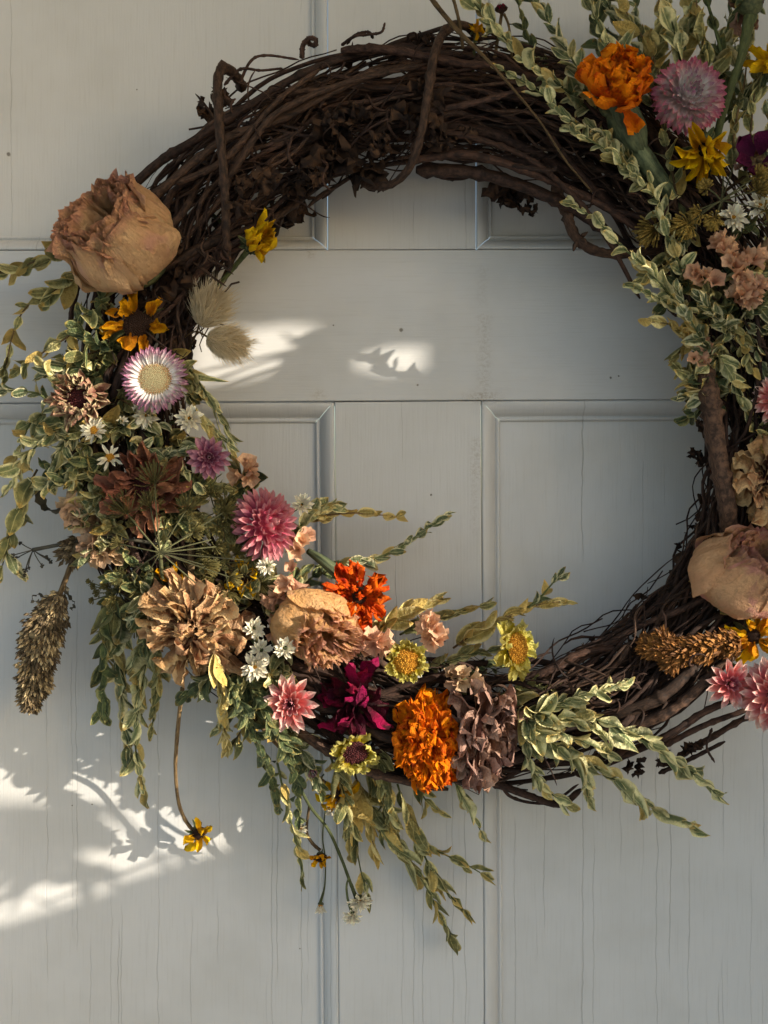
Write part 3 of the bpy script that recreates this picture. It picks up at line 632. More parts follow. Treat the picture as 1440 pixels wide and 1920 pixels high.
# ---------------------------------------------------------------- leaves
LM = {'var': leaf_mat('leaf_variegated', '46553a', '737b53', 'd2cca2', .45, .85),
      'pale': leaf_mat('leaf_pale', '5d6a45', '878a5c', 'd6cf9a', .3, .8, yel_amt=.25),
      'gold': leaf_mat('leaf_gold', '8a7a40', 'b3a05a', 'dccb8d', .3, .8, yel_amt=.6),
      'dark': leaf_mat('leaf_dark', '303d27', '535f3a', '8d8d5c', .55, 1.05, tip_amt=.3, yel_amt=.1),
      'olive': leaf_mat('leaf_olive', '5a5f3a', '827d4c', 'c4bb82', .45, .95, yel_amt=.35)}
def leaf_meshes(mat, n, seed, wd=.58, curl=.8, fold=.8, tw=1.5, cr=.05):
    out = []
    for k in range(n):
        rs = random.Random(seed + k); nu, nv = 7, 10; cu = rs.uniform(-curl, curl * 1.2); t = rs.uniform(-tw, tw); fo = rs.uniform(.1, fold); b = rs.uniform(-.35, .35); ww = wd * rs.uniform(.8, 1.15); ph = rs.uniform(0, 6)
        V, U = [], []; y = z = x = 0.0
        for j in range(nv):
            v = j / (nv - 1); ang = cu * (v * 1.6 - .3)
            if j: y += math.cos(ang) / (nv - 1); z += math.sin(ang) / (nv - 1); x += b * (v - .2) / (nv - 1)
            hw = ww * .5 * (max(.03, 2.5 * (max(v, 1e-4) ** .62) * ((1 - v) ** .75)) if 0 < j < nv - 1 else .03)
            ct, st = math.cos(t * v), math.sin(t * v)
            for i in range(nu):
                u = -1 + 2 * i / (nu - 1); lx = hw * u * math.cos(fo * .9); lz = hw * abs(u) * math.sin(fo * .9) * 1.3 + .05 * hw * math.sin(7 * v + ph + u * 2) + .16 * hw * (u * u) * math.sin(5 * v + ph)
                p = np.array((x + lx * ct - lz * st, y - math.sin(ang) * lz, z + (lx * st + lz * ct)))
                V.append(p + cr * nvec(p, 2.4, seed + k * 3.1) * min(1, v * 3)); U.append(((u + 1) / 2, v))
        mb = MB(); mb.add(V, gridfaces(nu, nv), U); out.append(mb.mesh('leaf', mat))
    return out
leafm = {k: leaf_meshes(m, 18, i * 50 + 3) for i, (k, m) in enumerate(LM.items())}
leafm['olivet'] = leaf_meshes(LM['olive'], 12, 990, .42, .7, .9, 1.9)
leafm['long'] = leaf_meshes(LM['pale'], 10, 900, .26, .7, .7, 1.6)
leafm['twist'] = leaf_meshes(LM['pale'], 10, 950, .5, .7, .9, 1.9)
leafm['goldt'] = leaf_meshes(LM['gold'], 10, 970, .46, .6, .9, 1.6)
sr = random.Random(77)
SG = 'sprigs of variegated leaves'
def sprig(label, pts, ln=42, sp=17, kind='var', spread=(28, 52), name='leaf_sprig', tip=True, jit=.25, stem=2.2, group=SG, taper=.35, face_out=.5, start=.0):
    P3 = [W(*p) for p in pts]; n = max(12, len(pts) * 8); P = smooth_path(P3, n)
    seg = np.linalg.norm(np.diff(P, axis=0), axis=1); cum = np.concatenate([[0], np.cumsum(seg)]); Ltot = cum[-1]
    root = thing(name, label, 'leaf sprig', Matrix.Translation(P3[0]), group); o0 = np.array(P3[0])
    smat = STEMB if kind in ('olive', 'gold', 'goldt') else STEMG
    obj('stem', tube_mesh('stem', P - o0, np.linspace(stem, stem * .5, n) / S, smat, ns=6), root)
    ms = leafm[kind]; k = 0; s = start * Ltot + sp / S * .5; ph = sr.uniform(0, 6.28)
    while s < Ltot - (8 / S if tip else 0):
        i = min(int(np.searchsorted(cum, s)) - 1, n - 2); i = max(i, 0); f = (s - cum[i]) / max(seg[i], 1e-9); p = P[i] + (P[i+1] - P[i]) * f
        T = Vector(P[i+1] - P[i]).normalized(); view = Vector((0, -1, 0)); A = T.cross(view)
        if A.length < .1: A = Vector((1, 0, 0))
        A.normalize(); B = T.cross(A).normalized(); t = s / Ltot
        for q in (0, 1):
            if sr.random() < .08: continue
            a = ph + k * math.pi / 2 + q * math.pi + sr.uniform(-.5, .5); Rd = A * math.cos(a) + B * math.sin(a)
            el = R(sr.uniform(*spread)) * (1 - .45 * t * t); d = (T * math.cos(el) + Rd * math.sin(el) + Vector((sr.gauss(0, 1), sr.gauss(0, 1), sr.gauss(0, 1))) * jit * .4).normalized()
            nn = (-Rd * math.cos(el) + T * math.sin(el)); nn = nn * (1 - face_out) + view * face_out * (1 if nn.dot(view) > -.3 else -1); nn = nn - d * nn.dot(d)
            if nn.length < .05: nn = Rd
            nn.normalize(); X = d.cross(nn); l = 1.16 * LEN(ln, pts[0][2]) * (1 - taper * t) * sr.uniform(.55, 1.25)
            M = Matrix((X, d, nn)).transposed().to_4x4(); M = Matrix.Translation(Vector(p - o0)) @ M @ Matrix.Diagonal((l, l, l, 1))
            obj('leaf', ms[sr.randrange(len(ms))], root, M)
        s += sp / S * sr.uniform(.75, 1.3); k += 1
    if tip:
        T = Vector(P[-1] - P[-2]).normalized()
        for q in range(2):
            d = (T + Vector((sr.gauss(0, .2), sr.gauss(0, .2), sr.gauss(0, .2)))).normalized(); nn = Vector((sr.uniform(-.6, .6), -1, sr.uniform(-.6, .6))); nn -= d * nn.dot(d); nn.normalize()
            l = LEN(ln, pts[-1][2]) * .7; obj('leaf', ms[sr.randrange(len(ms))], root, Matrix.Translation(Vector(P[-1] - o0)) @ Matrix((d.cross(nn), d, nn)).transposed().to_4x4() @ Matrix.Diagonal((l, l, l, 1)))
    return root
# ---------------------------------------------------------------- roses
def rose_mat(name, base, inner, rim, spot):
    q = NT(name); sp = q.n('SeparateXYZ'); q.set(sp.inputs[0], q.n('TexCoord').outputs['UV']); v = q.vec(rnd=True)
    n1 = q.noise(v, 1.6, 4, .6); n2 = q.noise(v, 7, 5, .65); n3 = q.noise(q.vec((26, 3, 1), uv=True), 1, 4, .6)
    c = q.mix(q.sstep(n1, .35, .7), hexc(base), hexc(inner))
    c = q.mix(q.math('MULTIPLY', q.sstep(q.noise(v, 1.1, 3, .5), .55, .66), .6), c, hexc(spot))
    c = q.mix(q.math('MULTIPLY', q.sstep(q.math('ADD', sp.outputs[1], q.math('MULTIPLY', q.math('SUBTRACT', n2, .5), .2)), .88, 1.0), .45), c, hexc(rim))
    c = q.mix(q.math('MULTIPLY', q.sstep(n2, .52, .75), .22), c, hexc('8a5a35')); c = q.mix(q.math('MULTIPLY', q.sstep(n3, .5, .75), .25), c, hexc('94683f'))
    hs = q.n('HueSaturation'); q.set(hs.inputs['Color'], c); q.set(hs.inputs['Value'], q.math('MULTIPLY_ADD', q.rnd(), .22, .9))
    h = q.math('ADD', q.math('MULTIPLY', q.noise(v, 9, 6, .65), 1.0), q.math('MULTIPLY', n3, .35))
    return q.finish(hs.outputs[0], .62, h, .6, .09, .26, .3)
RM1 = rose_mat('rose_apricot', 'd9aa7e', 'e2bd8e', 'bf7a70', 'd39a8a'); RM2 = rose_mat('rose_honey', 'e0aa6c', 'ecbd86', 'e09a90', 'e6a690'); RM3 = rose_mat('rose_blush', 'e6b88a', 'e2ae84', 'c97f88', 'd88c8c')
def rose(label, pos, n, rpx, roll, rings, mat, seed, squash=(1, 1, 1), crump=1.0, top=.84):
    rs = random.Random(seed); P = W(*pos); r = LEN(rpx, pos[2])
    root = thing('dried_rose', label, 'rose', basis(n, roll, P, r) @ Matrix.Diagonal(squash + (1,)), 'dried roses on the wreath')
    for ri, (cnt, rho, al, ztop, flare, ruf) in enumerate(rings):
        off = rs.uniform(0, 6.28); nu, nv = (17, 15) if rho > .6 else (11, 9)
        for k in range(cnt):
            th0 = off + 2 * math.pi * (k + rs.uniform(-.2, .2)) / cnt; zt = ztop + rs.uniform(-.08, .06); ph = rs.uniform(0, 50); V, U = [], []
            rr = rho * rs.uniform(.96, 1.04); fl = flare + rs.uniform(-.05, .05); tilt = rs.uniform(-.12, .12)
            for j in range(nv):
                v = j / (nv - 1)
                rad = rr * np.interp(v, [0, .08, .2, .4, .6, .8, .92, 1], [.1, .42, .76, 1.0, 1.0, .45 + top * .54, .06 + top * .95 + fl * .5, top + fl])
                wsh = np.interp(v, [0, .2, .6, .85, 1], [.5, .8, 1.0, .92, .72])
                for i in range(nu):
                    u = -1 + 2 * i / (nu - 1); th = th0 + al * u * wsh
                    nz = noise.noise(Vector((th * 2.6, v * 2.2, ph))); n4 = noise.noise(Vector((th * 9, v * 5, ph + 3)))
                    z = -.8 + (zt + .8) * v - .22 * (u ** 4) * v + tilt * u * v + crump * (ruf * .8 * n4 + .07 * nz) * v * v
                    rd = rad + .05 * u + crump * (.10 * nz * v + (.035 + ruf * .5 * v ** 3) * n4) + .03 * ri
                    rd += (abs(u) ** 5) * (.10 + .10 * n4 + .06 * nz) * v * min(1.0, rr + .2) + (.05 * max(0, v - .85) / .15) * (1 + n4)
                    V.append((rd * math.cos(th), rd * math.sin(th), z)); U.append(((u + 1) / 2, v))
            mb = MB(); mb.add(V, gridfaces(nu, nv), U); obj('petal', mb.mesh('petal', mat), root)
    obj('calyx', calyx_mesh(GREENC), root, Matrix.Translation((0, 0, -.72)) @ Matrix.Diagonal((.6, .6, .5, 1)))
    stem_to_ring(root, P - Vector(n) * r * .7, n, r, STEMG, 5)
    for k in range(5):
        m = Matrix.Rotation(k * 1.2566, 4, 'Z') @ Matrix.Translation((0, .2, -.78)) @ Matrix.Rotation(.5, 4, 'X') @ Matrix.Diagonal((.7, .7, .7, 1)); obj('sepal', leafm['olive'][k % 8], root, m)
# ---------------------------------------------------------------- the roses
RINGS = [(5, 1.0, .84, .60, .06, .04), (5, .91, .78, .66, .0, .05), (6, .8, .62, .68, 0, .06), (7, .69, .55, .69, 0, .07), (7, .58, .55, .70, 0, .07), (7, .47, .55, .70, 0, .07), (6, .36, .6, .69, 0, .07), (5, .24, .8, .68, 0, .07), (3, .12, 1.0, .66, 0, .06)]
rose('big dried apricot rose with open crumpled heart, above the amber rudbeckia', (224, 448, .105), face(-.5, .6), 102, 2.0, RINGS, RM1, 21, (.96, 1.06, 1.2), 1.1, .76)
rose('crumpled honey coloured rose lying on its side below the small orange marigold', (588, 1172, .1), face(.62, -.45), 78, 1.2, [(4, 1.0, .95, .8, .0, .08), (4, .88, .85, .85, -.05, .14), (5, .72, .7, .9, 0, .2), (6, .56, .6, .95, .05, .2), (6, .42, .6, .98, .05, .2), (5, .28, .8, 1.0, .05, .2), (3, .14, .9, 1.0, .05, .2)], RM2, 24, (.85, 1.08, 1.1), 1.5, .74)
rose('pale blush rose half closed, above the brown plume and small pink strawflower', (1390, 1078, .085), face(.5, .85), 92, .3, [(4, 1.0, .95, .80, .0, .05), (4, .9, .85, .88, -.02, .06), (5, .76, .7, .92, 0, .1), (6, .6, .6, .95, 0, .12), (6, .45, .6, .97, 0, .12), (5, .3, .8, .98, 0, .12), (3, .15, 1, .98, 0, .1)], RM3, 27, (1.15, .92, 1.0), .9, .58)
rose('tan rosebud cut by the edge beside the salmon statice', (1462, 480, .08), face(.3, -.3), 42, .3, [(4, 1.0, 1.05, .8, -.1, .02), (3, .8, 1.1, .85, -.1, .03), (3, .5, 1.1, .88, 0, .03)], RM1, 29, (.9, 1, 1.1), .5, .6)
# ---------------------------------------------------------------- strawflowers
GS = 'strawflowers on the wreath'
SW = [(40, lance, 1.0, 1.15, 0, .34, -.04, .14), (40, lance, .92, 1.15, 12, .34, .02, .14), (36, lance, .78, 1.1, 26, .36, .07, .14)]
bloom('strawflower', 'open pale pink strawflower with wide tan disc beside the brown and cream zinnia', 'strawflower', (291, 712, .105), face(.05, .05), 60, [(c, m, l * .66, w_ * .9, e, .42, z, j) for c, m, l, w_, e, r_, z, j in SW], (d_big, .52, .10), group=GS)
obj('disc_rim', d_ring, bpy.data.objects['strawflower'], Matrix.Translation((0, 0, .07)) @ Matrix.Diagonal((.57, .57, .5, 1)))
bloom('strawflower', 'round pink strawflower with closed whitish heart, beside the big side-on marigold', 'strawflower', (1293, 176, .105), face(.05, .12), 70, [(34, lance_d, .62, 1.1, -25, .42, -.2, .13), (34, lance_d, .62, 1.1, -5, .42, -.08, .13), (32, lance_d, .6, 1.1, 18, .40, 0, .13), (28, lance_d, .55, 1.1, 38, .36, .06, .13), (20, lance, .5, 1.4, 55, .28, .1, .13), (12, lance, .5, 1.3, 72, .2, .1, .12), (7, lance, .5, 1.4, 82, .1, .1, .12)], group=GS)
bloom('strawflower', 'dusky mauve strawflower with rolled centre beside the rust brown zinnia', 'strawflower', (392, 858, .1), face(.12, -.02), 44, [(12, lance_m, .85, 1.0, -5, .15, -.06, .12), (12, lance_m, .75, 1.0, 15, .15, 0, .12), (11, lance_m, .6, 1.05, 38, .12, .04, .12), (9, lance_m, .5, 1.1, 58, .1, .08, .12), (7, lance_m, .42, 1.1, 75, .05, .1, .1)], group=GS)
bloom('strawflower', 'coral pink dome strawflower seen side-on with densely tiled bracts', 'strawflower', (503, 982, .1), face(.75, .2), 66, [(22, lance_c, .55, .9, -55, .45, -.42, .12), (24, lance_c, .55, .9, -30, .48, -.26, .12), (24, lance_c, .55, .9, -5, .46, -.1, .12), (22, lance_c, .55, .9, 20, .4, 0, .12), (20, lance_c, .52, .9, 42, .34, .08, .12), (14, lance_c, .5, 1.0, 62, .22, .1, .12), (9, lance_c, .48, 1.1, 78, .1, .1, .1)], roll=.3, squash=(.95, 1.1), group=GS)
bloom('strawflower', 'bright pink star strawflower with wine eye beside the magenta zinnia', 'strawflower', (545, 1320, .1), face(-.15, .1), 51, [(13, lance_r, 1.0, .95, 0, .12, -.05, .1), (12, lance_r, .88, 1.0, 20, .12, 0, .1), (10, lance_r, .62, 1.0, 42, .12, .04, .1), (9, lance_c, .48, .9, 60, .1, .06, .1)], (d_wine, .2, .1), group=GS)
bloom('strawflower', 'small pointed pale pink strawflower under the brown plume', 'strawflower', (1368, 1282, .09), face(.1, .05), 46, [(12, lance_r, 1.0, .85, 2, .1, -.05, .1), (11, lance_r, .85, .9, 22, .12, 0, .1), (9, lance_c, .55, 1.0, 48, .12, .04, .1), (7, lance_c, .42, 1.1, 70, .06, .06, .1)], group=GS)
bloom('strawflower', 'large sunlit pink strawflower cut by the edge, below the gold rudbeckia', 'strawflower', (1452, 1305, .1), face(-.5, .1), 68, [(16, lance_r, .9, .85, -20, .2, -.2, .12), (16, lance_r, .85, .85, 5, .22, -.08, .12), (14, lance_r, .75, .9, 28, .22, .02, .12), (12, lance_r, .6, .9, 50, .18, .06, .12), (8, lance_c, .45, 1.0, 70, .1, .08, .1)], group=GS)
bloom('strawflower', 'pale shell pink strawflower cut by the edge above the curled tan zinnia', 'strawflower', (1462, 748, .09), face(-.4, .1), 50, [(22, lance_r, .7, .8, -20, .35, -.2, .12), (22, lance_r, .7, .8, 5, .36, -.08, .12), (20, lance_r, .6, .8, 28, .32, .02, .12), (14, lance_c, .5, .8, 50, .25, .06, .12), (9, lance_c, .45, .9, 70, .12, .08, .1)], group=GS)
for nm, mt, sc_ in (('strawflower.001', M_pinkdome, .5), ('strawflower.003', M_coral, .5), ('strawflower.007', M_rosep, .4)):
    hm = disc_mesh(mt, 'heart', 60, .5, .05, .1, 9); obj('heart', hm, bpy.data.objects[nm], Matrix.Translation((0, 0, -.05)) @ Matrix.Diagonal((sc_, sc_, sc_ * 1.1, 1)))
# ---------------------------------------------------------------- zinnias
GZ = 'dried zinnias on the wreath'
bloom('dried_zinnia', 'large shaggy tan zinnia with twisted petals, sunlit above the hanging leaves', 'zinnia', (362, 1175, .1), face(-.02, -.08), 92, [(26, ztan, .95, .9, -14, .18, -.12, .45), (26, ztan, .9, .9, 8, .2, -.02, .45), (22, ztan, .78, 1.0, 30, .2, .04, .45), (14, ztan, .6, 1.1, 52, .18, .06, .45), (6, ztan, .42, 1.2, 72, .12, .06, .4)], (d_wine, .26, .03), squash=(1.12, 1.0), calmat=BROWNC, group=GZ)
bloom('dried_zinnia', 'cream and brown cupped zinnia with dark eye among leaves, beside the tan disc strawflower', 'zinnia', (150, 748, .1), face(-.15, .0), 68, [(22, zcream, .72, 1.0, 25, .35, -.25, .2), (22, zcream, .62, 1.0, 42, .4, -.1, .2), (20, zcream, .5, .9, 58, .4, 0, .2), (16, zcream, .34, .9, 70, .36, .06, .2)], (d_wine, .38, .05), calmat=BROWNC, group=GZ)
bloom('dried_zinnia', 'limp rust brown zinnia half hidden under green umbels', 'zinnia', (272, 918, .095), face(.0, -.1), 92, [(14, zrust, .8, 1.0, 0, .25, -.1, .35), (14, zrust, .75, 1.0, 22, .25, 0, .35), (10, zrust, .6, 1.0, 45, .2, .05, .3)], (d_wine, .35, .0), squash=(1.1, 1.0), calmat=BROWNC, group=GZ)
bloom('dried_zinnia', 'dusty brown drooping zinnia beside the large orange marigold', 'zinnia', (905, 1375, .085), face(.25, -.3), 84, [(12, zbrown, .95, 1.0, -30, .2, -.15, .3), (14, zbrown, .95, 1.0, -5, .2, -.05, .3), (13, zbrown, .85, 1.0, 22, .2, .03, .3), (10, zbrown, .6, 1.0, 50, .16, .08, .3)], (d_wine, .2, .0), squash=(.92, 1.32), roll=0, calmat=BROWNC, group=GZ)
bloom('dried_zinnia', 'ragged magenta zinnia drying to dark wine below the honey rose', 'zinnia', (668, 1310, .085), face(.05, .55), 70, [(10, zwine, .9, 1.0, -25, .1, -.25, .4), (9, zwine, .85, .9, -2, .1, -.2, .4), (7, zmag, 1.05, 1.2, 5, .1, -.1, .6), (6, zmag, 1.1, 1.0, 35, .1, -.05, .6), (3, zmag, 1.05, 1.0, 62, .08, 0, .5)], (d_wine, .2, .0), calmat=BROWNC, group=GZ)
bloom('dried_zinnia', 'yellow zinnia facing out with full golden cone, above the large marigold', 'zinnia', (762, 1240, .1), face(0, .05), 46, [(17, zyel, .52, 1.1, 4, .46, -.1, .25), (15, zyel, .42, 1.1, 34, .46, -.02, .25)], (d_gold, .52, .0), calmat=GREENC, group=GZ)
bloom('dried_zinnia', 'yellow zinnia turned sideways with drooping petals over golden cone, near vine end', 'zinnia', (968, 1216, .08), face(.75, .25), 50, [(12, zyel, .75, 1.2, -15, .42, -.12, .3), (10, zyel, .55, 1.2, 15, .42, -.05, .3)], (d_gold, .52, .04), squash=(.85, 1.1), roll=0, calmat=GREENC, group=GZ)
bloom('dried_zinnia', 'mustard zinnia with wine brown disc below the magenta zinnia', 'zinnia', (665, 1412, .086), face(.15, -.1), 50, [(14, zyel, .62, 1.2, 10, .42, -.1, .3), (13, zyel, .5, 1.1, 42, .42, -.02, .3)], (d_wine, .48, .0), squash=(.95, 1.05), calmat=BROWNC, group=GZ)
bloom('dried_zinnia', 'curled tan zinnia by the thick upright vine above the blush rose', 'zinnia', (1436, 905, .09), face(-.3, -.1), 84, [(10, ztan, .9, 1.5, 0, .15, -.05, .4), (10, ztan, .85, 1.5, 25, .15, 0, .4), (6, ztan, .6, 1.4, 55, .12, .04, .3)], (d_wine, .25, 0), squash=(.75, 1.15), roll=0, calmat=BROWNC, group=GZ)
# ---------------------------------------------------------------- marigolds
GM = 'orange marigolds on the wreath'
bloom('marigold', 'large frilly orange marigold facing out, sunlit beside the brown zinnia', 'marigold', (800, 1392, .088), face(-.05, .0), 80, [(16, mar, .68, .9, -12, .3, -.14, .35), (20, mar, .6, .85, 6, .3, -.06, .35), (20, mar, .52, .85, 24, .3, .0, .35), (18, mar, .48, .85, 44, .24, .05, .35), (12, mar, .44, .85, 64, .14, .08, .35), (6, mar, .4, .9, 82, .05, .08, .3)], squash=(.88, 1.24), roll=0, group=GM)
bloom('marigold', 'small red orange marigold with dark centre tipped sideways over the honey rose', 'marigold', (672, 1116, .09), face(.35, -.05), 62, [(12, marr, .95, .8, -10, .12, -.08, .5), (12, marr, .8, .8, 18, .12, 0, .5), (9, marr, .5, .8, 48, .1, .03, .45)], (d_dark, .26, .1), roll=0, squash=(.9, 1.05), group=GM)
mg = bloom('marigold', 'orange marigold side-on with ribbed green calyx, beside the round pink strawflower', 'marigold', (1155, 190, .105), face(-.12, .6), 76, [(9, marbig, .95, .9, 28, .3, .1, .3), (9, marbig, .95, .9, 46, .3, .15, .3), (9, mar, .9, 1.2, 62, .25, .22, .3), (8, mar, .8, 1.2, 78, .18, .28, .3), (6, mar, .7, 1.2, 90, .1, .3, .3), (2, marbig, .75, .7, -30, .45, .05, .2)], roll=.4, group=GM, stem=False)
# its swollen ribbed calyx and hollow stem
STEMD = wood_mat('stem_dark_green', '2f3a2a', '5a6145', '262e20', 60)
def ribbed(root, name, pts, radii, mat, ribs=9):
    P = smooth_path([W(*p) for p in pts], 22); r_ = np.interp(np.linspace(0, 1, 22), np.linspace(0, 1, len(radii)), radii) / S
    mb = MB(); ns = ribs * 3; tube(mb, P, r_, ns=ns); V = np.concatenate(mb.v).reshape(22, ns, 3); k = np.where(np.arange(ns) % 3 == 0, 1.10, .96)
    V = P[:, None] + (V - P[:, None]) * k[None, :, None]; U = np.concatenate(mb.uv)
    m2 = MB(); m2.add(V, mb.f, U); return obj(name, m2.mesh(name, mat), root, root.matrix_basis.inverted())
ribbed(mg, 'cup', [(1160, 190, .098), (1172, 228, .1), (1188, 262, .098), (1200, 282, .095)], [22, 27, 28, 22, 14], STEMD, 9)
ribbed(mg, 'stem', [(1192, 272, .097), (1215, 310, .092), (1250, 355, .085), (1280, 400, .07)], [13, 17, 15, 11, 9], STEMD, 8)
mg2 = bpy.data.objects['marigold.001']
ribbed(mg2, 'flower_stalk', [(570, 1030, .075), (600, 1052, .082), (632, 1080, .08), (650, 1098, .074)], [5, 8, 10, 13, 15], STEMD, 7)
# ---------------------------------------------------------------- rudbeckias
GR = 'small yellow rudbeckias on the wreath'
bloom('rudbeckia', 'amber rudbeckia with dark eye just below the big apricot rose', 'rudbeckia', (258, 608, .09), face(.05, -.05), 56, [(7, rud, .72, 1.2, 8, .42, 0, .4), (6, rud, .7, 1.1, 35, .42, 0, .4)], (d_dark, .44, .0), squash=(.95, 1.15), group=GR, sepals=9)
bloom('rudbeckia', 'yellow rudbeckia with closed curling petals above the bunny tail grasses', 'rudbeckia', (478, 458, .085), face(.75, .4), 42, [(11, rudc, 1.25, .8, 30, .38, -.1, .3), (9, rudc, 1.1, .8, 50, .34, -.05, .3)], (d_dark, .4, .05), group=GR, sepals=9)
bloom('rudbeckia', 'yellow rudbeckia with downward petals under the round pink strawflower', 'rudbeckia', (1320, 278, .1), face(.1, -1.1), 54, [(13, rudg, .95, .6, 25, .3, 0, .35), (11, rudg, .95, .6, 52, .28, .02, .35)], (d_dark, .3, .05), group=GR, sepals=9)
bloom('rudbeckia', 'gold rudbeckia between the blush rose and small pointed strawflower', 'rudbeckia', (1412, 1192, .085), face(-.1, .1), 50, [(9, rudg, .85, .9, 0, .25, 0, .35), (8, rud, .75, .9, 30, .25, 0, .35)], (d_dark, .28, .0), group=GR, sepals=9)
bloom('rudbeckia', 'faded yellow and black rudbeckia below the coral strawflower', 'rudbeckia', (460, 1080, .085), face(.05, 0), 40, [(8, rudg, .75, 1.0, 5, .35, 0, .4), (7, rudg, .65, .9, 38, .35, 0, .4)], (d_dark, .4, 0), group=GR, sepals=9)
bloom('rudbeckia', 'orange rudbeckia tucked behind the top of the shaggy tan zinnia', 'rudbeckia', (322, 1098, .082), face(0, .55), 42, [(9, rud, .95, .9, 15, .25, 0, .45)], (d_dark, .28, 0), group=GR, sepals=9)
bloom('rudbeckia', 'single yellow rudbeckia hanging head down on a long bare stem', 'rudbeckia', (372, 1562, .014), face(.7, -.5), 30, [(5, rudg, 1.0, 1.0, 10, .3, 0, .5), (4, rudg, .9, 1.0, 55, .3, 0, .5)], (d_dark, .48, .05), group=GR, stem=False, sepals=9)
bloom('rudbeckia', 'yellow and orange rudbeckia below the mustard zinnia', 'rudbeckia', (634, 1488, .045), face(.2, -.3), 30, [(7, rudg, 1.05, .9, 5, .3, 0, .5), (4, rud, .8, 1.0, 45, .3, 0, .4)], (d_dark, .5, .05), group=GR, stem=False, sepals=9)
bloom('rudbeckia', 'withered brown rudbeckia hanging above the white everlastings', 'rudbeckia', (601, 1606, .03), face(.15, -.75), 20, [(8, rud, .9, 1.2, 40, .4, 0, .3)], (d_dark, .6, .1), group=GR, stem=False, sepals=9)
bloom('rudbeckia', 'yellow rudbeckia cut by the edge, among upright leaves above the purple petals', 'rudbeckia', (1445, 125, .085), face(-.5, .4), 46, [(8, rudg, 1.0, .7, 30, .25, 0, .3), (6, rudg, .9, .7, 55, .2, 0, .3)], (d_dark, .3, 0), group=GR, sepals=9)
bloom('rudbeckia', 'tiny yellow rudbeckia bud behind the loop of the binding vine', 'rudbeckia', (893, 56, .06), face(.0, .2), 17, [(8, rudg, .9, 1.0, 30, .3, 0, .35)], (d_gold, .4, 0), group=GR, sepals=9)
bloom('spent_flower', 'dark spent seed head standing above the ring among upright leaves', 'seed head', (940, 18, .065), face(-.2, .7), 17, [(12, rud, .8, .4, 60, .3, 0, .3)], (d_dark, .7, .05), calmat=BROWNC, group=None)
for o in bpy.data.objects['spent_flower'].children:
    if o.name.startswith('petal'): o.data = zmag[0]
bloom('purple_flower', 'dark purple petals at the edge beside the downward rudbeckia', 'zinnia', (1420, 300, .085), face(-.2, .3), 50, [(5, pur, .9, 1.0, 15, .2, 0, .4), (4, zbrown, .8, 1.0, -40, .2, -.1, .4)], calmat=BROWNC)
bloom('upturned_zinnia', 'grey green flower seen from behind at the top of a long green stalk', 'zinnia', (1405, 2, .085), Vector((-.1, .35, .9)), 60, [(16, zbrown, .9, .9, 2, .25, 0, .3), (12, leafm['dark'], .5, .8, -12, .2, -.1, .3)], roll=0, group=None, stem=False)
def stalk(label, pts, radii, mat, name='stalk', cat='stem', mesh=None):
    P = smooth_path([W(*p) for p in pts], max(16, 6 * len(pts))); r_ = np.interp(np.linspace(0, 1, len(P)), np.linspace(0, 1, len(radii)), radii) / S
    me = tube_mesh(name, P - P[0], r_, mat, ns=8, lump=.06, seed=pts[0][0]); o = obj(name, me, None, Matrix.Translation(P[0])); o['label'] = label; o['category'] = cat; return o
def stalk_of(root, pts, radii, mat, name='stalk'):
    P = smooth_path([W(*p) for p in pts], max(16, 6 * len(pts))); r_ = np.interp(np.linspace(0, 1, len(P)), np.linspace(0, 1, len(radii)), radii) / S
    return obj(name, tube_mesh(name, P, r_, mat, ns=8, lump=.06, seed=pts[0][0]), root, root.matrix_basis.inverted())
stalk_of(bpy.data.objects['upturned_zinnia'], [(1409, 14, .085), (1392, 100, .085), (1368, 172, .082), (1346, 248, .08), (1330, 330, .06)], [12, 8, 7, 7, 6], STEMG)
stalk_of(bpy.data.objects['rudbeckia.006'], [(362, 1558, .014), (346, 1535, .016), (334, 1500, .02), (329, 1440, .032), (333, 1370, .06), (342, 1290, .075)], [3.5, 3.5, 3.2, 3.5, 4, 4], STEMB)
stalk_of(bpy.data.objects['rudbeckia.007'], [(625, 1480, .045), (610, 1470, .048), (570, 1440, .06), (510, 1385, .07), (450, 1310, .078), (400, 1240, .085)], [5, 5, 5, 4.5, 4.5, 4.5], STEMB)
stalk_of(bpy.data.objects['rudbeckia.008'], [(600, 1594, .03), (585, 1580, .033), (575, 1558, .036), (580, 1510, .04)], [3, 3, 2.5, 2.5], STEMB)
stalk_of(bpy.data.objects['rudbeckia.001'], [(465, 470, .08), (440, 500, .07), (405, 540, .06), (360, 590, .05)], [5, 4, 4, 4], STEMG)
stalk_of(bpy.data.objects['spent_flower'], [(945, 26, .065), (953, 45, .06), (957, 70, .055), (960, 110, .045)], [2.5, 2.2, 2.2, 2.2], STEMB)
stalk('long thin dry stalk crossing the ring from the binding vine to the marigold leaves', [(795, -20, .085), (850, 48, .1), (930, 130, .108), (1010, 225, .105), (1060, 300, .098), (1110, 360, .085)], [4, 4.4, 2.6, 1.8, 1.8, 1.6], STEMB)
stalk('thin bare brown stalk crossing the binding vine at the top', [(845, -20, .09), (856, 20, .1), (862, 48, .095), (868, 90, .085)], [3, 3, 3, 3], STEMB)
stalk('grey green stalk crossing behind the pink star strawflower to the mustard zinnia', [(500, 1340, .055), (560, 1370, .06), (620, 1412, .06), (660, 1440, .055)], [6, 7, 7, 6], STEMG)
stalk('dry ribbed yellow stalk standing behind the shaggy tan zinnia', [(358, 1020, .08), (358, 1060, .082), (360, 1100, .08), (365, 1150, .07)], [6, 6, 6, 6], STEMB)
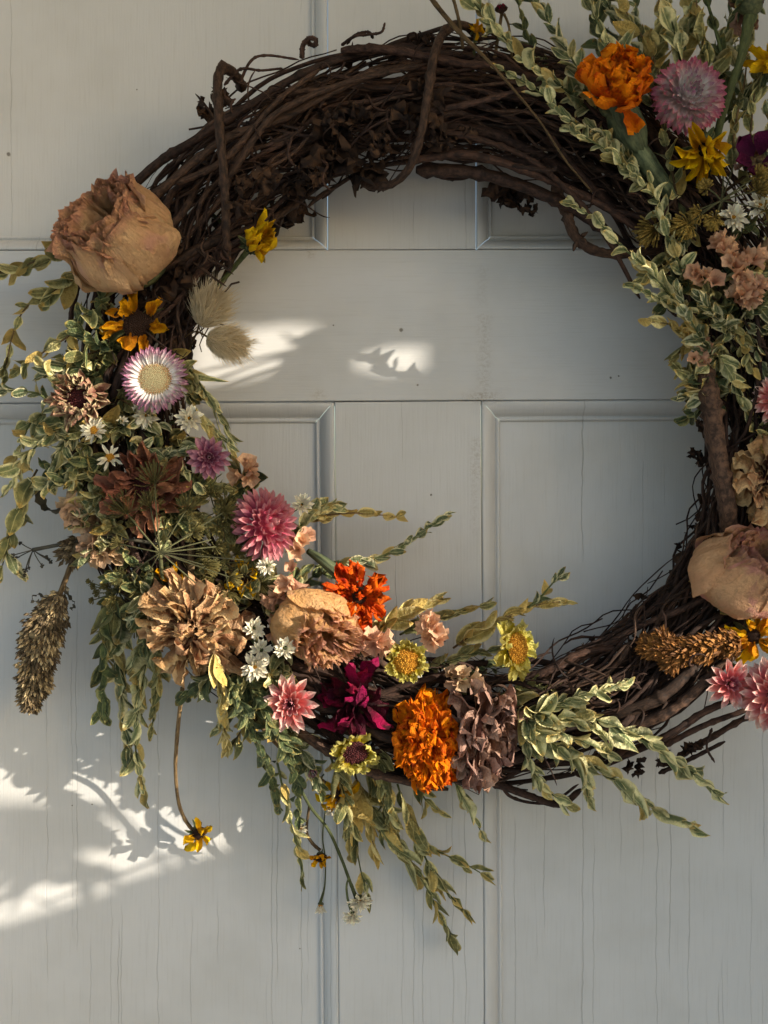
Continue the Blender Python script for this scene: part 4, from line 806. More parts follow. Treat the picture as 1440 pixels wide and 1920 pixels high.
# ---------------------------------------------------------------- small white flowers
GW = 'small white daisies on the wreath'
DA = [(15, dai, .8, 1.1, 0, .2, 0, .2), (13, dai, .62, 1.1, 28, .2, .04, .2)]; DB = [(16, dai, .75, 1.2, 5, .2, 0, .25), (15, dai, .65, 1.2, 28, .18, .04, .25), (12, dai, .5, 1.2, 52, .12, .08, .25)]
for label, px, py, h, r_, t, ly, dr in (
    ('cream daisy with yellow eye under the cream and brown zinnia', 177, 807, .105, 27, (-.1, .2), DA, .34), ('spiky white daisy just above the rust brown zinnia', 206, 858, .1, 24, (0, .1), [(11, dai, .95, .9, 0, .2, 0, .4), (7, dai, .6, .9, 40, .2, .05, .4)], .36),
    ('tiny half closed cream daisy between the two pale strawflower and zinnia heads', 227, 790, .1, 14, (.6, .2), [(10, dai, .9, 1.2, 45, .15, 0, .2)], .3), ('white double daisy above the mauve strawflower', 355, 785, .098, 30, (.2, .2), DB, .12),
    ('faded white daisy tucked under the open tan disc strawflower', 275, 778, .092, 30, (0, -.3), DB, .12), ('white double daisy behind the coral strawflower', 566, 946, .085, 23, (.1, .1), DB, .1),
    ('white daisy on the near petals of the honey rose', 534, 1216, .13, 24, (.1, .2), DB, .16), ('white daisy topmost beside the tan zinnia, above two larger ones', 476, 1178, .11, 25, (.3, 0), DB, .12),
    ('white double daisy in the middle of the three by the tan zinnia', 490, 1220, .115, 26, (.2, .1), DB, .12), ('cream white daisy lowest of the three by the tan zinnia', 478, 1250, .116, 31, (.1, -.1), DB, .2),
    ('small white daisy behind the faded yellow and black rudbeckia', 500, 1062, .1, 20, (.1, .3), DB, .12), ('cream double daisy beside the green umbel near the salmon statice', 1375, 408, .098, 32, (0, .1), DB, .14),
    ('cream daisy at the edge under the edge umbel', 1425, 385, .095, 30, (.1, .1), DB, .16), ('white everlasting bud hanging at the very bottom on a thin thread', 601, 1698, .02, 15, (-.1, -1.3), [(12, dai, .9, 1.2, 55, .3, .1, .2)], .3),
    ('white everlasting hanging in a pair, the upper one', 674, 1690, .03, 27, (.3, -.6), DB, .15), ('white everlasting hanging in a pair, the lower one', 661, 1718, .028, 21, (0, -.6), DB, .15),
    ('small pale daisy hanging below the yellow and orange rudbeckia', 620, 1518, .042, 18, (.4, -.8), DA, .3), ('tiny cream bud hanging among the dark small leaves', 565, 1552, .04, 14, (-.1, -.9), DA, .3)):
    bloom('white_daisy', label, 'daisy', (px, py, h), face(*t), r_, ly, (d_smallgold, dr, .0), group=GW, stem=h > .07)
def find(lbl): return next(o for o in col.objects if o.get('label') == lbl)
stalk_of(find('white everlasting bud hanging at the very bottom on a thin thread'), [(601, 1692, .02), (609, 1660, .024), (610, 1610, .03), (605, 1570, .038), (610, 1520, .045)], [3, 1.5, 1.3, 1.3, 1.3], STEMG)
stalk_of(find('white everlasting hanging in a pair, the upper one'), [(668, 1684, .03), (655, 1650, .032), (640, 1610, .036), (615, 1555, .045), (580, 1510, .055), (545, 1440, .065)], [4, 3, 2.8, 2.8, 2.8, 2.8], STEMG)
stalk_of(find('white everlasting hanging in a pair, the lower one'), [(660, 1712, .03), (652, 1685, .03), (650, 1660, .032), (655, 1645, .033)], [3, 2.2, 2, 2], STEMG)
# ---------------------------------------------------------------- statice: papery trumpets in dense spikes
def florets(mat, n, seed):
    out = []
    for k in range(n):
        rs = random.Random(seed + k); nu, nv = 15, 5; V, U = [], []; ph = rs.uniform(0, 6)
        for j in range(nv):
            v = j / (nv - 1)
            for i in range(nu):
                t = 2 * math.pi * i / nu; rr = np.interp(v, [0, .4, .75, 1], [.06, .16, .38, .62]) * (1 + .18 * v * math.sin(5 * t + ph) + .1 * v * noise.noise(Vector((t * 2, v, ph))))
                V.append((rr * math.cos(t), rr * math.sin(t), v + .14 * v * v * math.sin(7 * t + ph) + .08 * noise.noise(Vector((math.cos(t) * 2, math.sin(t) * 2, ph))))); U.append((i / nu, v))
        mb = MB(); mb.add(V, gridfaces(nu, nv, True), U); out.append(mb.mesh('floret', mat))
    return out
FS, FT = florets(M_sal, 6, 40), florets(M_saltan, 6, 60)
def statice(label, pts, size, n, ms, spread=1.0, group='statice sprays on the wreath'):
    P = smooth_path([W(*p) for p in pts], 20); root = thing('statice', label, 'statice', Matrix.Translation(P[0]), group); rs = random.Random(int(pts[0][0] + pts[0][1]))
    obj('stem', tube_mesh('stem', P - P[0], 2.2 / S, STEMG, ns=6), root)
    for k in range(n):
        t = (k + rs.random()) / n * .85 + .15; i = min(int(t * 19), 18); T = Vector(P[i+1] - P[i]).normalized()
        d = (Vector((rs.gauss(0, 1), -abs(rs.gauss(.55, .7)), rs.gauss(0, 1))) * spread * .7 + T * .8).normalized(); s = LEN(size, pts[0][2]) * rs.uniform(.75, 1.2)
        obj('floret', ms[rs.randrange(6)], root, basis(d, rs.uniform(0, 6), Vector(P[i] - P[0]), s))
    return root
statice('salmon statice spray in two tufts beside the tan rosebud', [(1400, 560, .07), (1385, 525, .09), (1370, 490, .095), (1352, 455, .095)], 26, 16, FS)
statice('salmon statice tuft reaching toward the tan rosebud', [(1385, 530, .09), (1400, 500, .095), (1418, 486, .092)], 24, 6, FS)
statice('small salmon statice tuft over the inner rim vines, below the green umbel', [(1345, 540, .08), (1325, 525, .09), (1302, 512, .095)], 24, 7, FS)
statice('dense salmon statice spike pointing at the edge below the other tufts', [(1365, 575, .085), (1395, 553, .092), (1425, 538, .092)], 25, 13, FS)
statice('salmon statice with green calyx by the thick upright vine', [(1340, 700, .07), (1318, 680, .08), (1300, 672, .085), (1312, 655, .085)], 24, 9, FS)
statice('salmon statice trailing from the small marigold stalk down to the honey rose', [(555, 1055, .08), (548, 1085, .092), (535, 1112, .094), (515, 1120, .094)], 26, 14, FS)
statice('salmon statice spray against the shaded side of the honey rose', [(545, 1125, .08), (535, 1150, .092), (522, 1170, .094), (512, 1182, .094)], 24, 8, FS)
statice('salmon statice tuft beneath the coral strawflower', [(575, 1000, .07), (568, 1015, .085), (560, 1035, .088)], 24, 7, FS)
statice('salmon statice tuft beside the mauve strawflower', [(452, 900, .07), (462, 885, .08), (470, 878, .08)], 26, 7, FS)
statice('pink statice tuft between the magenta zinnia and yellow facing zinnia', [(672, 1230, .07), (690, 1208, .085), (712, 1200, .088)], 26, 9, FS)
statice('pink statice spray with green base above the yellow facing zinnia', [(820, 1215, .06), (815, 1188, .075), (808, 1168, .08)], 27, 12, FS)
statice('brownish statice spike over the top of the brown zinnia', [(835, 1265, .07), (858, 1272, .085), (885, 1275, .085)], 23, 10, FT)
statice('tan statice tuft on the outer rim beside the rust brown zinnia', [(185, 985, .06), (165, 965, .075), (145, 960, .078)], 32, 16, FT)
statice('tan statice clump below the outer tan tuft, above the big hanging plume', [(215, 1040, .06), (198, 1035, .075), (185, 1030, .078)], 34, 10, FT)
statice('pale pink statice between the honey rose and small marigold', [(640, 1240, .075), (632, 1225, .09), (640, 1210, .092)], 20, 7, FS)
# ---------------------------------------------------------------- bunny tail grasses
HAIR = plain('grass_hair', 'c4b392', 'e2d5b5', 30, .8, .3); TAILC = plain('grass_head', '9c8a68', 'b5a27c', 60, .85)
def bunny(label, p0, p1, rpx, stem):
    A, B = W(*p0), W(*p1); axis = (B - A); L_ = axis.length; ax = axis.normalized(); C = (A + B) / 2; root = thing('bunny_tail_grass', label, 'grass head', basis(ax, 0, C), 'bunny tail grasses'); r = rpx / S
    mb = MB(); nu, nv = 14, 10; V = []
    for j in range(nv):
        t = j / (nv - 1); rr = r * .72 * math.sin(math.pi * (.06 + .9 * t)) ** .75
        for i in range(nu): a = 2 * math.pi * i / nu; V.append((rr * math.cos(a), rr * math.sin(a), L_ * (t - .5)))
    mb.add(V, gridfaces(nu, nv, True)); obj('seed_head', mb.mesh('seed_head', TAILC), root)
    rs = random.Random(int(p0[0])); hb = MB()
    for k in range(2600):
        t = rs.random(); a = rs.uniform(0, 6.283); rr = r * .72 * math.sin(math.pi * (.06 + .9 * t)) ** .75
        p = Vector((rr * math.cos(a), rr * math.sin(a), L_ * (t - .5))); d = Vector((math.cos(a), math.sin(a), .75 + .6 * t)) + Vector((rs.gauss(0, .25), rs.gauss(0, .25), rs.gauss(0, .25))); d.normalize()
        l = r * rs.uniform(.26, .46) * (2.3 if rs.random() < .2 else 1); s = d.cross(Vector((rs.gauss(0, 1), rs.gauss(0, 1), rs.gauss(0, 1)))).normalized() * (.55 / S)
        q = p + d * l * .6 + Vector((0, 0, l * .05)); e = p + d * l + Vector((0, 0, l * .15))
        hb.add([p - s, p + s, q + s * .7, q - s * .7, e], [(0, 1, 2, 3), (3, 2, 4)])
    obj('hair', hb.mesh('hair', HAIR), root, None, 'stuff'); stalk_of(root, stem, [2, 1.6, 1.5], STEMB, 'stem')
bunny('upper fluffy bunny tail grass leaning on the inner rim vines', (375, 610, .08), (410, 550, .08), 36, [(373, 612, .08), (362, 640, .06), (340, 690, .05)])
bunny('lower fluffy bunny tail grass pointing into the ring', (388, 632, .078), (460, 652, .075), 31, [(390, 632, .078), (365, 622, .07), (335, 640, .055)])
# ---------------------------------------------------------------- plumes of small dry bracts
def plume(name, label, pts, radii, n, mats, bl, stem_pts=None, stem_r=4, flat=.8):
    P = smooth_path([W(*p) for p in pts], 40); r_ = np.interp(np.linspace(0, 1, 40), np.linspace(0, 1, len(radii)), radii) / S; root = thing(name, label, 'plume', Matrix.Translation(P[0])); rs = random.Random(int(pts[0][0]))
    obj('axis', tube_mesh('axis', P - P[0], np.maximum(r_ * .55, 2 / S), mats[0], ns=8, lump=.25, seed=1), root)
    for mi, mat in enumerate(mats):
        mb = MB()
        for k in range(n // len(mats)):
            t = rs.random(); i = min(int(t * 39), 38); T = Vector(P[i+1] - P[i]).normalized(); d = Vector((rs.gauss(0, 1), rs.gauss(0, 1), rs.gauss(0, 1))); d -= T * d.dot(T); d.normalize()
            lob = .7 + .55 * noise.noise(Vector((t * 9, d.x * 1.5, d.z * 1.5 + mi)))
            p = Vector(P[i] - P[0]) + d * r_[i] * lob * rs.uniform(.5, 1.0); g = (d * rs.uniform(.5, 1) + T * rs.uniform(.4, 1.0)).normalized(); l = bl / S * rs.uniform(.6, 1.4)
            s = g.cross(Vector((rs.gauss(0, 1), rs.gauss(0, 1), rs.gauss(0, 1)))).normalized() * l * .24; nn = g.cross(s) * .35
            mb.add([p, p + g * l * .45 + s + nn, p + g * l, p + g * l * .45 - s + nn, p + g * l * .5 - nn * 2], [(0, 1, 4), (1, 2, 4), (2, 3, 4), (3, 0, 4)])
        obj('bracts', mb.mesh('bracts', mat, False), root, None, 'stuff')
    if stem_pts: stalk_of(root, stem_pts, [stem_r] * 3, STEMB, 'stem')
    return root
PL1, PL2, PL3 = plain('plume_tan', '6f6048', '8d7b5a', 60), plain('plume_dark', '483c2c', '68583f', 60), plain('plume_pale', '95825f', 'b5a27c', 60)
PB1, PB2 = plain('plume_rust', '7d5126', '9a6a33', 60), plain('plume_rust_dark', '5b3a1c', '7a5026', 60)
plume('seed_plume', 'thick tan seed plume hanging down outside the ring against the door', [(112, 1115, .05), (95, 1150, .045), (78, 1200, .04), (70, 1250, .035), (62, 1290, .033), (56, 1332, .03)], [12, 30, 46, 42, 34, 26, 9], 5200, (PL1, PL2, PL3, PL2), 11, [(150, 1020, .06), (135, 1055, .06), (112, 1115, .05)], 5)
plume('seed_plume', 'small round tan seed clump at the top of the hanging plume', [(150, 1010, .062), (140, 1028, .064), (128, 1045, .06)], [14, 26, 20], 500, (PL1, PL2), 13)
plume('seed_plume', 'rust brown feathery plume lying across the ring under the blush rose', [(1385, 1205, .09), (1330, 1212, .092), (1280, 1220, .09), (1240, 1218, .085), (1205, 1208, .08)], [17, 20, 20, 15, 5], 3000, (PB1, PB2), 15)
plume('seed_plume', 'short side tuft of rust plume above its tapering end', [(1262, 1225, .088), (1248, 1205, .088), (1236, 1190, .086)], [14, 12, 6], 260, (PB1, PB2), 14)
plume('seed_plume', 'short rust tuft hanging below the long rust plume', [(1280, 1225, .088), (1262, 1238, .088), (1252, 1250, .086)], [16, 13, 6], 260, (PB1, PB2), 14)
# ---------------------------------------------------------------- umbels of dried dill
UM = plain('umbel_green', '45411f', '655c30', 60); UY = plain('umbel_gold', '6b5826', '8f7838', 60); US = wood_mat('umbel_ray', '444730', '5f5d3e', '323322', 120); UD = plain('umbel_dark', '2e2c26', '4a463a', 60)
def umbel(label, c, rays, mat_ray, mat_f, rr=1.7, ul=16, stem=None, dense=34, thick=.36, cap=1.0):
    dense = int(dense * 1.7)
    C = W(*c); root = thing('dried_umbel', label, 'umbel', Matrix.Translation(C), 'dried umbels on the wreath'); rs = random.Random(int(c[0]))
    for (px, py, h, s) in rays:
        E = W(px, py, h); mid = (C + E) / 2 + Vector((0, -.0015, 0)); P = smooth_path([C, mid, E], 8); ray = obj('ray', tube_mesh('ray', P - np.array(C), rr / S, mat_ray, ns=5), root)
        if s <= 0: continue
        mb = MB(); D0 = (E - C).normalized()
        for k in range(dense):
            d = (D0 * rs.uniform(.3, 1.2) + Vector((rs.gauss(0, .7), rs.gauss(0, .6), rs.gauss(0, .7)))).normalized(); l = s * ul / S * rs.uniform(.7, 1.1); q = E - C + d * l * .6; e = E - C + d * l + D0 * l * .2
            tube(mb, [E - C, q, e, e + d * .0006], [thick / S, thick / S, cap / S, cap * .5 / S], ns=4)
        obj('umbellet', mb.mesh('umbellet', mat_f), ray, None, 'stuff')
    if stem: stalk_of(root, stem, [3.5, 3, 3], mat_ray, 'stem')
umbel('large green umbel with long straight rays over the rust brown zinnia', (300, 1036, .112), [(290, 905, .118, 2.4), (238, 962, .11, 2.6), (282, 950, .112, 1.8), (350, 955, .11, 1.9), (362, 1000, .108, 1.2), (396, 1012, .1, 0), (405, 1025, .1, 1.1), (255, 985, .1, 1.2), (225, 1020, .1, 1.1), (430, 1082, .1, 1.4), (385, 1060, .1, 1.6), (230, 1085, .09, 1.5), (262, 1105, .085, 1.6), (400, 1120, .1, 0), (330, 1060, .1, 0), (420, 960, .1, 1.6), (460, 1050, .1, 0)], US, UM, 1.2, 13, [(300, 1036, .095), (305, 1090, .08), (312, 1150, .06)])
umbel('small black umbel sticking out over the door above the hanging plume', (62, 1031, .055), [(40, 1019, .055, .35), (25, 1041, .057, .4), (32, 1046, .055, .4), (48, 1068, .056, .45), (53, 1064, .058, .3), (78, 1060, .057, .35), (90, 1048, .056, .4), (94, 1052, .055, .4), (46, 1078, .056, .3), (85, 1044, .056, .3)], UD, UD, 1.0, 9, [(62, 1031, .055), (120, 1020, .065), (200, 1008, .08), (300, 1020, .085)], 5, .6, 1.8)
umbel('loose green umbel above the hanging leaves beside the tan zinnia', (222, 1110, .07), [(170, 1092, .07, .4), (178, 1100, .07, .4), (175, 1125, .07, .4), (185, 1112, .07, .5), (205, 1100, .075, 1.0), (220, 1085, .078, 1.2), (240, 1100, .078, 1.2), (215, 1125, .078, 1.2), (245, 1140, .078, 1.2), (255, 1170, .08, 1.3), (285, 1150, .09, 1.3)], US, UM, 1.1, 15, None, 26)
umbel('golden green umbel over the cream daisy near the salmon statice', (1352, 376, .1), [(1325, 352, .1, 1.0), (1290, 420, .1, 1.9), (1312, 400, .1, 1.4), (1340, 410, .1, 1.3), (1228, 430, .09, 2.2), (1400, 350, .1, 0), (1420, 330, .1, 1.2), (1420, 358, .1, 1.4), (1436, 395, .1, 1.4), (1375, 310, .1, 0), (1356, 330, .1, 0)], US, UY, 1.3, 13, [(1352, 376, .1), (1345, 430, .08), (1335, 490, .06)], 50, .5, 1.8)
umbel('wiry green umbel beside the faded yellow and black rudbeckia', (420, 1055, .085), [(395, 1040, .09, 1.2), (440, 1040, .09, 1.2), (470, 1055, .09, 1.2), (490, 1095, .09, 1.5), (430, 1110, .09, 1.2), (400, 1085, .09, 1.4), (380, 1100, .09, 1.2)], US, UM, 1.2, 16, None, 26)
umbel('small green umbel under the mauve strawflower', (405, 960, .085), [(395, 930, .095, 1.2), (425, 945, .095, 1.4), (430, 975, .095, 1.2), (408, 985, .095, 1.2), (380, 975, .095, 1.2), (440, 1000, .09, 1.2)], US, UM, 1.2, 15, None, 24)
# dark dry leaf curls hanging by the plume
for i, (label, pts, wd_) in enumerate((('black twisted dry leaf curling away from the outer tan statice', [(148, 946, .06), (120, 956, .06), (92, 958, .058), (78, 940, .058), (68, 918, .055)], 11), ('dark dry leaf strip hanging beside the big plume', [(120, 1090, .05), (128, 1115, .05), (140, 1132, .05), (133, 1143, .05)], 5), ('thin dark dry leaf hook on the outer side of the plume', [(92, 1125, .05), (75, 1115, .052), (62, 1118, .054), (60, 1128, .054), (74, 1126, .054)], 3.5), ('dark dry leaf scrap between the two tan statice clumps', [(165, 1030, .06), (155, 1050, .062), (140, 1062, .062), (130, 1062, .06)], 7))):
    P = smooth_path([W(*p) for p in pts], 16); V, U = [], []
    for j in range(16):
        T = P[min(j + 1, 15)] - P[max(j - 1, 0)]; T /= np.linalg.norm(T); N = np.cross(T, [0, -1, 0]); N /= np.linalg.norm(N); a = j * .35; hw = wd_ / S * math.sin(math.pi * (.08 + .84 * j / 15)) ** .6
        N2 = N * math.cos(a * .6) + np.array([0, -1, 0]) * math.sin(a * .6)
        for u in (-1, -.4, .4, 1): V.append(P[j] - P[0] + N2 * hw * u + np.array([0, -1, 0]) * hw * .5 * (abs(u) - .5) + N * .0008 * math.sin(j * 1.9 + u)); U.append(((u + 1) / 2, j / 15))
    mb = MB(); mb.add(V, gridfaces(4, 16), U); o = obj('dry_leaf', mb.mesh('dry_leaf', UD), None, Matrix.Translation(P[0])); o['label'] = label; o['category'] = 'dry leaf'
# ---------------------------------------------------------------- leaf sprigs (base in the ring first, tip last)
H = .085
SP = [
 # upright leaves over the top of the ring
 ('leafy sprig lying along the ring from the side-on marigold toward the long thin dry stalk', [(1180, 335, .08), (1150, 275, .1), (1110, 245, .105), (1062, 222, .108), (1010, 172, .105), (945, 132, .1)], 40, 16, 'pale', {}),
 ('leafy sprig arching up past the dark seed head', [(1110, 210, .07), (1050, 160, .09), (985, 115, .095), (945, 70, .092), (905, 25, .09), (865, -25, .085)], 48, 18, 'pale', {}),
 ('leafy sprig rising just behind the orange side-on marigold', [(1120, 210, .075), (1098, 165, .085), (1075, 115, .088), (1045, 65, .088), (1015, 20, .085), (990, -25, .08)], 46, 18, 'var', {}),
 ('broad leaved sprig rising above the orange side-on marigold', [(1165, 190, .08), (1158, 140, .09), (1140, 90, .094), (1122, 45, .094), (1100, 0, .09), (1080, -40, .085)], 60, 24, 'pale', dict(spread=(20, 45))),
 ('leafy sprig slanting behind the gap between marigold and round strawflower', [(1245, 190, .06), (1230, 120, .07), (1208, 75, .074), (1182, 35, .074), (1150, -20, .07)], 52, 20, 'olive', {}),
 ('dull green sprig standing straight between the two broad upright sprigs', [(1215, 170, .06), (1205, 110, .07), (1198, 60, .07), (1192, 10, .07), (1188, -30, .065)], 46, 20, 'var', {}),
 ('sprig with long pointed leaves right above the round pink strawflower', [(1290, 180, .07), (1275, 110, .085), (1266, 65, .09), (1254, 20, .09), (1245, -30, .085)], 66, 30, 'pale', dict(spread=(15, 35))),
 ('narrow leaved sprig behind the top of the round pink strawflower', [(1335, 200, .06), (1324, 110, .075), (1312, 55, .078), (1306, 5, .078), (1300, -35, .075)], 56, 26, 'olive', dict(spread=(15, 35))),
 ('dark stemmed sprig crossing from the top edge down to the round strawflower', [(1370, 230, .055), (1354, 110, .065), (1340, 50, .068), (1325, 0, .068), (1318, -35, .065)], 50, 34, 'dark', dict(spread=(15, 40), stem=4)),
 ('sparse dry sprig rising beside the long thick stalk', [(1372, 330, .06), (1378, 240, .07), (1395, 160, .072), (1402, 100, .07), (1412, 55, .068)], 42, 24, 'olive', dict(spread=(12, 30))),
 ('sparse dry sprig at the edge under the edge rudbeckia', [(1395, 360, .06), (1405, 270, .07), (1412, 200, .072), (1420, 130, .07)], 42, 24, 'olive', dict(spread=(12, 30))),
 ('leafy sprig at the very edge behind the purple petals', [(1420, 380, .06), (1438, 300, .07), (1445, 240, .07), (1450, 180, .07)], 42, 20, 'var', {}),
 ('dense leaf tips at the top edge between the broad sprigs', [(1170, 110, .05), (1160, 50, .06), (1140, 10, .06), (1128, -30, .06)], 44, 16, 'var', {}),
 ('leafy sprig standing behind the thin bare brown stalk end', [(1040, 190, .045), (1010, 120, .05), (985, 60, .05), (970, 0, .05)], 36, 20, 'dark', {}),
 ('tall leafy sprig filling the gap above the edge between round strawflower and long stalk', [(1345, 190, .05), (1350, 120, .06), (1362, 60, .062), (1372, 10, .06), (1380, -35, .058)], 52, 19, 'var', {}),
 ('dark leafy sprig behind the broad leaved sprig over the side-on marigold', [(1150, 200, .045), (1135, 130, .052), (1125, 70, .052), (1118, 10, .05)], 50, 17, 'dark', {}),
 ('olive leaves massed behind the side-on marigold and round strawflower', [(1225, 210, .05), (1222, 150, .062), (1228, 95, .064), (1240, 45, .062), (1250, 0, .06)], 52, 17, 'olive', {}),
 ('pale leaf spray at the top edge over the round strawflower', [(1285, 130, .06), (1285, 70, .07), (1292, 25, .07), (1300, -20, .068)], 52, 18, 'pale', {}),
 ('green leaf spray beside the edge rudbeckia', [(1400, 240, .06), (1392, 180, .066), (1380, 120, .066), (1378, 80, .064)], 46, 18, 'var', {}),
 # round the marigold and down the inner rim
 ('short pale sprig directly below the orange side-on marigold petals', [(1215, 345, .085), (1178, 318, .1), (1140, 285, .105), (1108, 264, .108), (1072, 245, .105)], 36, 14, 'pale', {}),
 ('short sprig along the ribbed calyx of the side-on marigold', [(1200, 320, .085), (1172, 292, .098), (1142, 262, .1), (1112, 240, .1)], 40, 16, 'var', {}),
 ('small sprig with one drooping leaf beside the thick ribbed marigold stem', [(1260, 430, .085), (1235, 380, .098), (1214, 355, .1), (1188, 325, .1)], 38, 22, 'pale', {}),
 ('leafy sprig beside the thick marigold stem, under the downward rudbeckia', [(1270, 380, .08), (1262, 330, .092), (1252, 285, .095), (1245, 250, .095)], 46, 22, 'olive', {}),
 ('leafy sprig running down past the golden umbel to the inner rim', [(1300, 560, .07), (1280, 510, .088), (1262, 465, .095), (1245, 430, .098), (1233, 380, .1), (1222, 345, .1)], 42, 20, 'pale', {}),
 ('cream tipped sprig pointing up and inward across the thick looping vine', [(1300, 600, .07), (1250, 546, .1), (1207, 497, .11), (1165, 462, .112), (1120, 415, .108), (1075, 384, .1)], 40, 18, 'pale', dict(spread=(12, 30))),
 ('pale sprig pointing into the ring below the cream tipped one', [(1310, 610, .07), (1275, 580, .105), (1240, 562, .115), (1192, 538, .11)], 38, 14, 'pale', dict(spread=(15, 35))),
 ('bleached yellow sprig pointing into the ring under the pale one', [(1310, 640, .07), (1284, 624, .1), (1255, 608, .105), (1222, 604, .105)], 40, 16, 'gold', dict(spread=(12, 28))),
 ('dense leaf sprig on the inner rim above the salmon statice with green calyx', [(1350, 690, .06), (1325, 650, .1), (1305, 618, .115), (1288, 585, .12), (1270, 545, .115)], 36, 12, 'var', {}),
 ('curled leaf sprig below the small salmon tuft', [(1390, 650, .06), (1360, 615, .1), (1335, 585, .12), (1312, 555, .13)], 34, 12, 'var', {}),
 ('sprig with white edged leaves hanging along the thick upright vine', [(1310, 630, .06), (1340, 660, .08), (1366, 700, .085), (1386, 735, .085), (1398, 765, .082)], 46, 17, 'pale', {}),
 ('short sprig hanging under the salmon statice with green calyx', [(1300, 660, .06), (1296, 695, .075), (1298, 725, .078), (1294, 758, .075)], 34, 16, 'pale', dict(spread=(10, 28))),
 ('leafy sprig at the edge below the dense salmon spike', [(1380, 560, .06), (1400, 610, .08), (1415, 650, .085), (1435, 700, .082)], 44, 18, 'var', {}),
 ('green leafy sprig between the dense salmon spike and shell pink strawflower', [(1345, 560, .06), (1370, 605, .085), (1392, 640, .088), (1410, 690, .086)], 40, 16, 'olive', {}),
 ('leaf sprig behind the salmon tufts at the edge', [(1330, 600, .06), (1345, 540, .07), (1380, 440, .075), (1430, 420, .07)], 46, 22, 'dark', {}),
 ('leafy sprig beside the shell pink strawflower', [(1370, 690, .055), (1400, 730, .07), (1420, 790, .075), (1415, 830, .07)], 36, 16, 'olive', {}),
 # outer left
 ('leafy sprig sticking straight out over the door beside the big apricot rose', [(150, 470, .06), (105, 483, .068), (60, 492, .066), (20, 510, .06), (-40, 505, .055)], 48, 19, 'olive', dict(spread=(15, 32))),
 ('arching leafy sprig below the straight one, hanging over the door', [(165, 510, .06), (127, 530, .07), (95, 550, .07), (50, 575, .066), (25, 625, .06), (10, 690, .055)], 50, 24, 'olive', dict(spread=(15, 35))),
 ('leafy sprig spreading outward below the apricot rose', [(215, 570, .06), (165, 592, .085), (128, 630, .085), (85, 658, .078), (38, 690, .07)], 48, 24, 'olive', {}),
 ('dense green sprig above the cream and brown zinnia', [(235, 660, .06), (205, 650, .085), (175, 640, .09), (150, 620, .09), (150, 590, .085)], 40, 11, 'dark', {}),
 ('second dense green sprig beside the amber rudbeckia', [(230, 690, .06), (200, 620, .085), (180, 590, .088), (190, 560, .085)], 42, 13, 'dark', {}),
 ('thin sprig of small pale leaves reaching the edge beside the cream zinnia', [(100, 760, .06), (70, 738, .068), (30, 733, .066), (-15, 728, .06)], 34, 17, 'var', {}),
 ('pale folded leaves against the side of the cream and brown zinnia', [(140, 770, .07), (112, 735, .095), (95, 705, .098), (82, 690, .095)], 46, 16, 'pale', dict(spread=(15, 35))),
 ('variegated sprig drooping outward below the cream and brown zinnia', [(140, 790, .07), (105, 805, .085), (70, 835, .084), (40, 870, .08), (20, 910, .075)], 48, 14, 'pale', {}),
 ('variegated sprig drooping beside the spiky white daisy', [(150, 800, .07), (122, 830, .085), (104, 865, .085), (95, 900, .08)], 46, 14, 'var', {}),
 ('variegated sprig hanging just under the spiky white daisy', [(165, 830, .07), (140, 865, .085), (142, 900, .085), (160, 940, .08)], 42, 14, 'pale', {}),
 ('leaf tuft reaching the edge, above the long drooping sprig', [(90, 770, .065), (60, 790, .075), (40, 830, .075), (28, 855, .07)], 40, 14, 'pale', {}),
 ('long sparse sprig drooping down the edge past the small black umbel', [(70, 880, .065), (52, 915, .066), (35, 965, .062), (15, 1010, .058), (5, 1060, .055)], 52, 30, 'olive', dict(spread=(12, 35))),
 ('short pair of leaves hanging at the edge beside the small black umbel', [(10, 1025, .058), (14, 1040, .058), (28, 1062, .055)], 55, 22, 'var', dict(spread=(15, 40))),
 ('long narrow leaves falling beside the mauve strawflower', [(345, 680, .07), (375, 720, .085), (400, 760, .088), (425, 805, .085), (436, 850, .08)], 52, 11, 'long', dict(spread=(8, 25))),
 ('narrow pale leaves under the white double daisy', [(350, 730, .07), (365, 765, .085), (395, 800, .086), (425, 830, .084)], 50, 13, 'long', dict(spread=(8, 28))),
 ('leaf tuft between the open strawflower and rust brown zinnia', [(310, 880, .06), (300, 840, .08), (285, 810, .082), (262, 800, .08)], 40, 13, 'dark', {}),
 ('single folded leaf sprig beside the lower edge of the mauve strawflower', [(335, 860, .09), (350, 885, .1), (365, 905, .1)], 46, 22, 'pale', dict(spread=(10, 25))),
 ('olive leaves trailing between coral strawflower and the large umbel', [(400, 900, .07), (410, 950, .085), (420, 1000, .088), (425, 1050, .085)], 40, 18, 'olive', {}),
 ('olive leaves tucked beneath the coral strawflower', [(470, 880, .055), (450, 930, .07), (430, 960, .075), (440, 1020, .07)], 40, 16, 'dark', {}),
 ('narrow folded leaf sprig next to the outer tan statice', [(215, 1000, .07), (198, 965, .085), (185, 930, .085), (170, 905, .082)], 42, 22, 'pale', dict(spread=(10, 30))),
 # hanging below the left
 ('dark green sprig hanging furthest out beside the shaggy tan zinnia', [(225, 1085, .06), (205, 1140, .062), (194, 1195, .058), (192, 1255, .052), (194, 1330, .046)], 56, 22, 'dark', dict(spread=(10, 28))),
 ('grey green sprig hanging behind the pale lit one', [(245, 1110, 0.042), (230, 1180, 0.045), (222, 1245, 0.042), (228, 1310, 0.038), (238, 1400, 0.034)], 58, 22, 'var', dict(spread=(10, 28))),
 ('pale sunlit twisted sprig hanging lowest beside the shaggy tan zinnia', [(280, 1200, 0.049), (270, 1260, 0.048), (260, 1325, 0.043), (253, 1385, 0.039), (260, 1440, 0.035), (270, 1480, 0.032)], 56, 20, 'twist', dict(spread=(10, 30))),
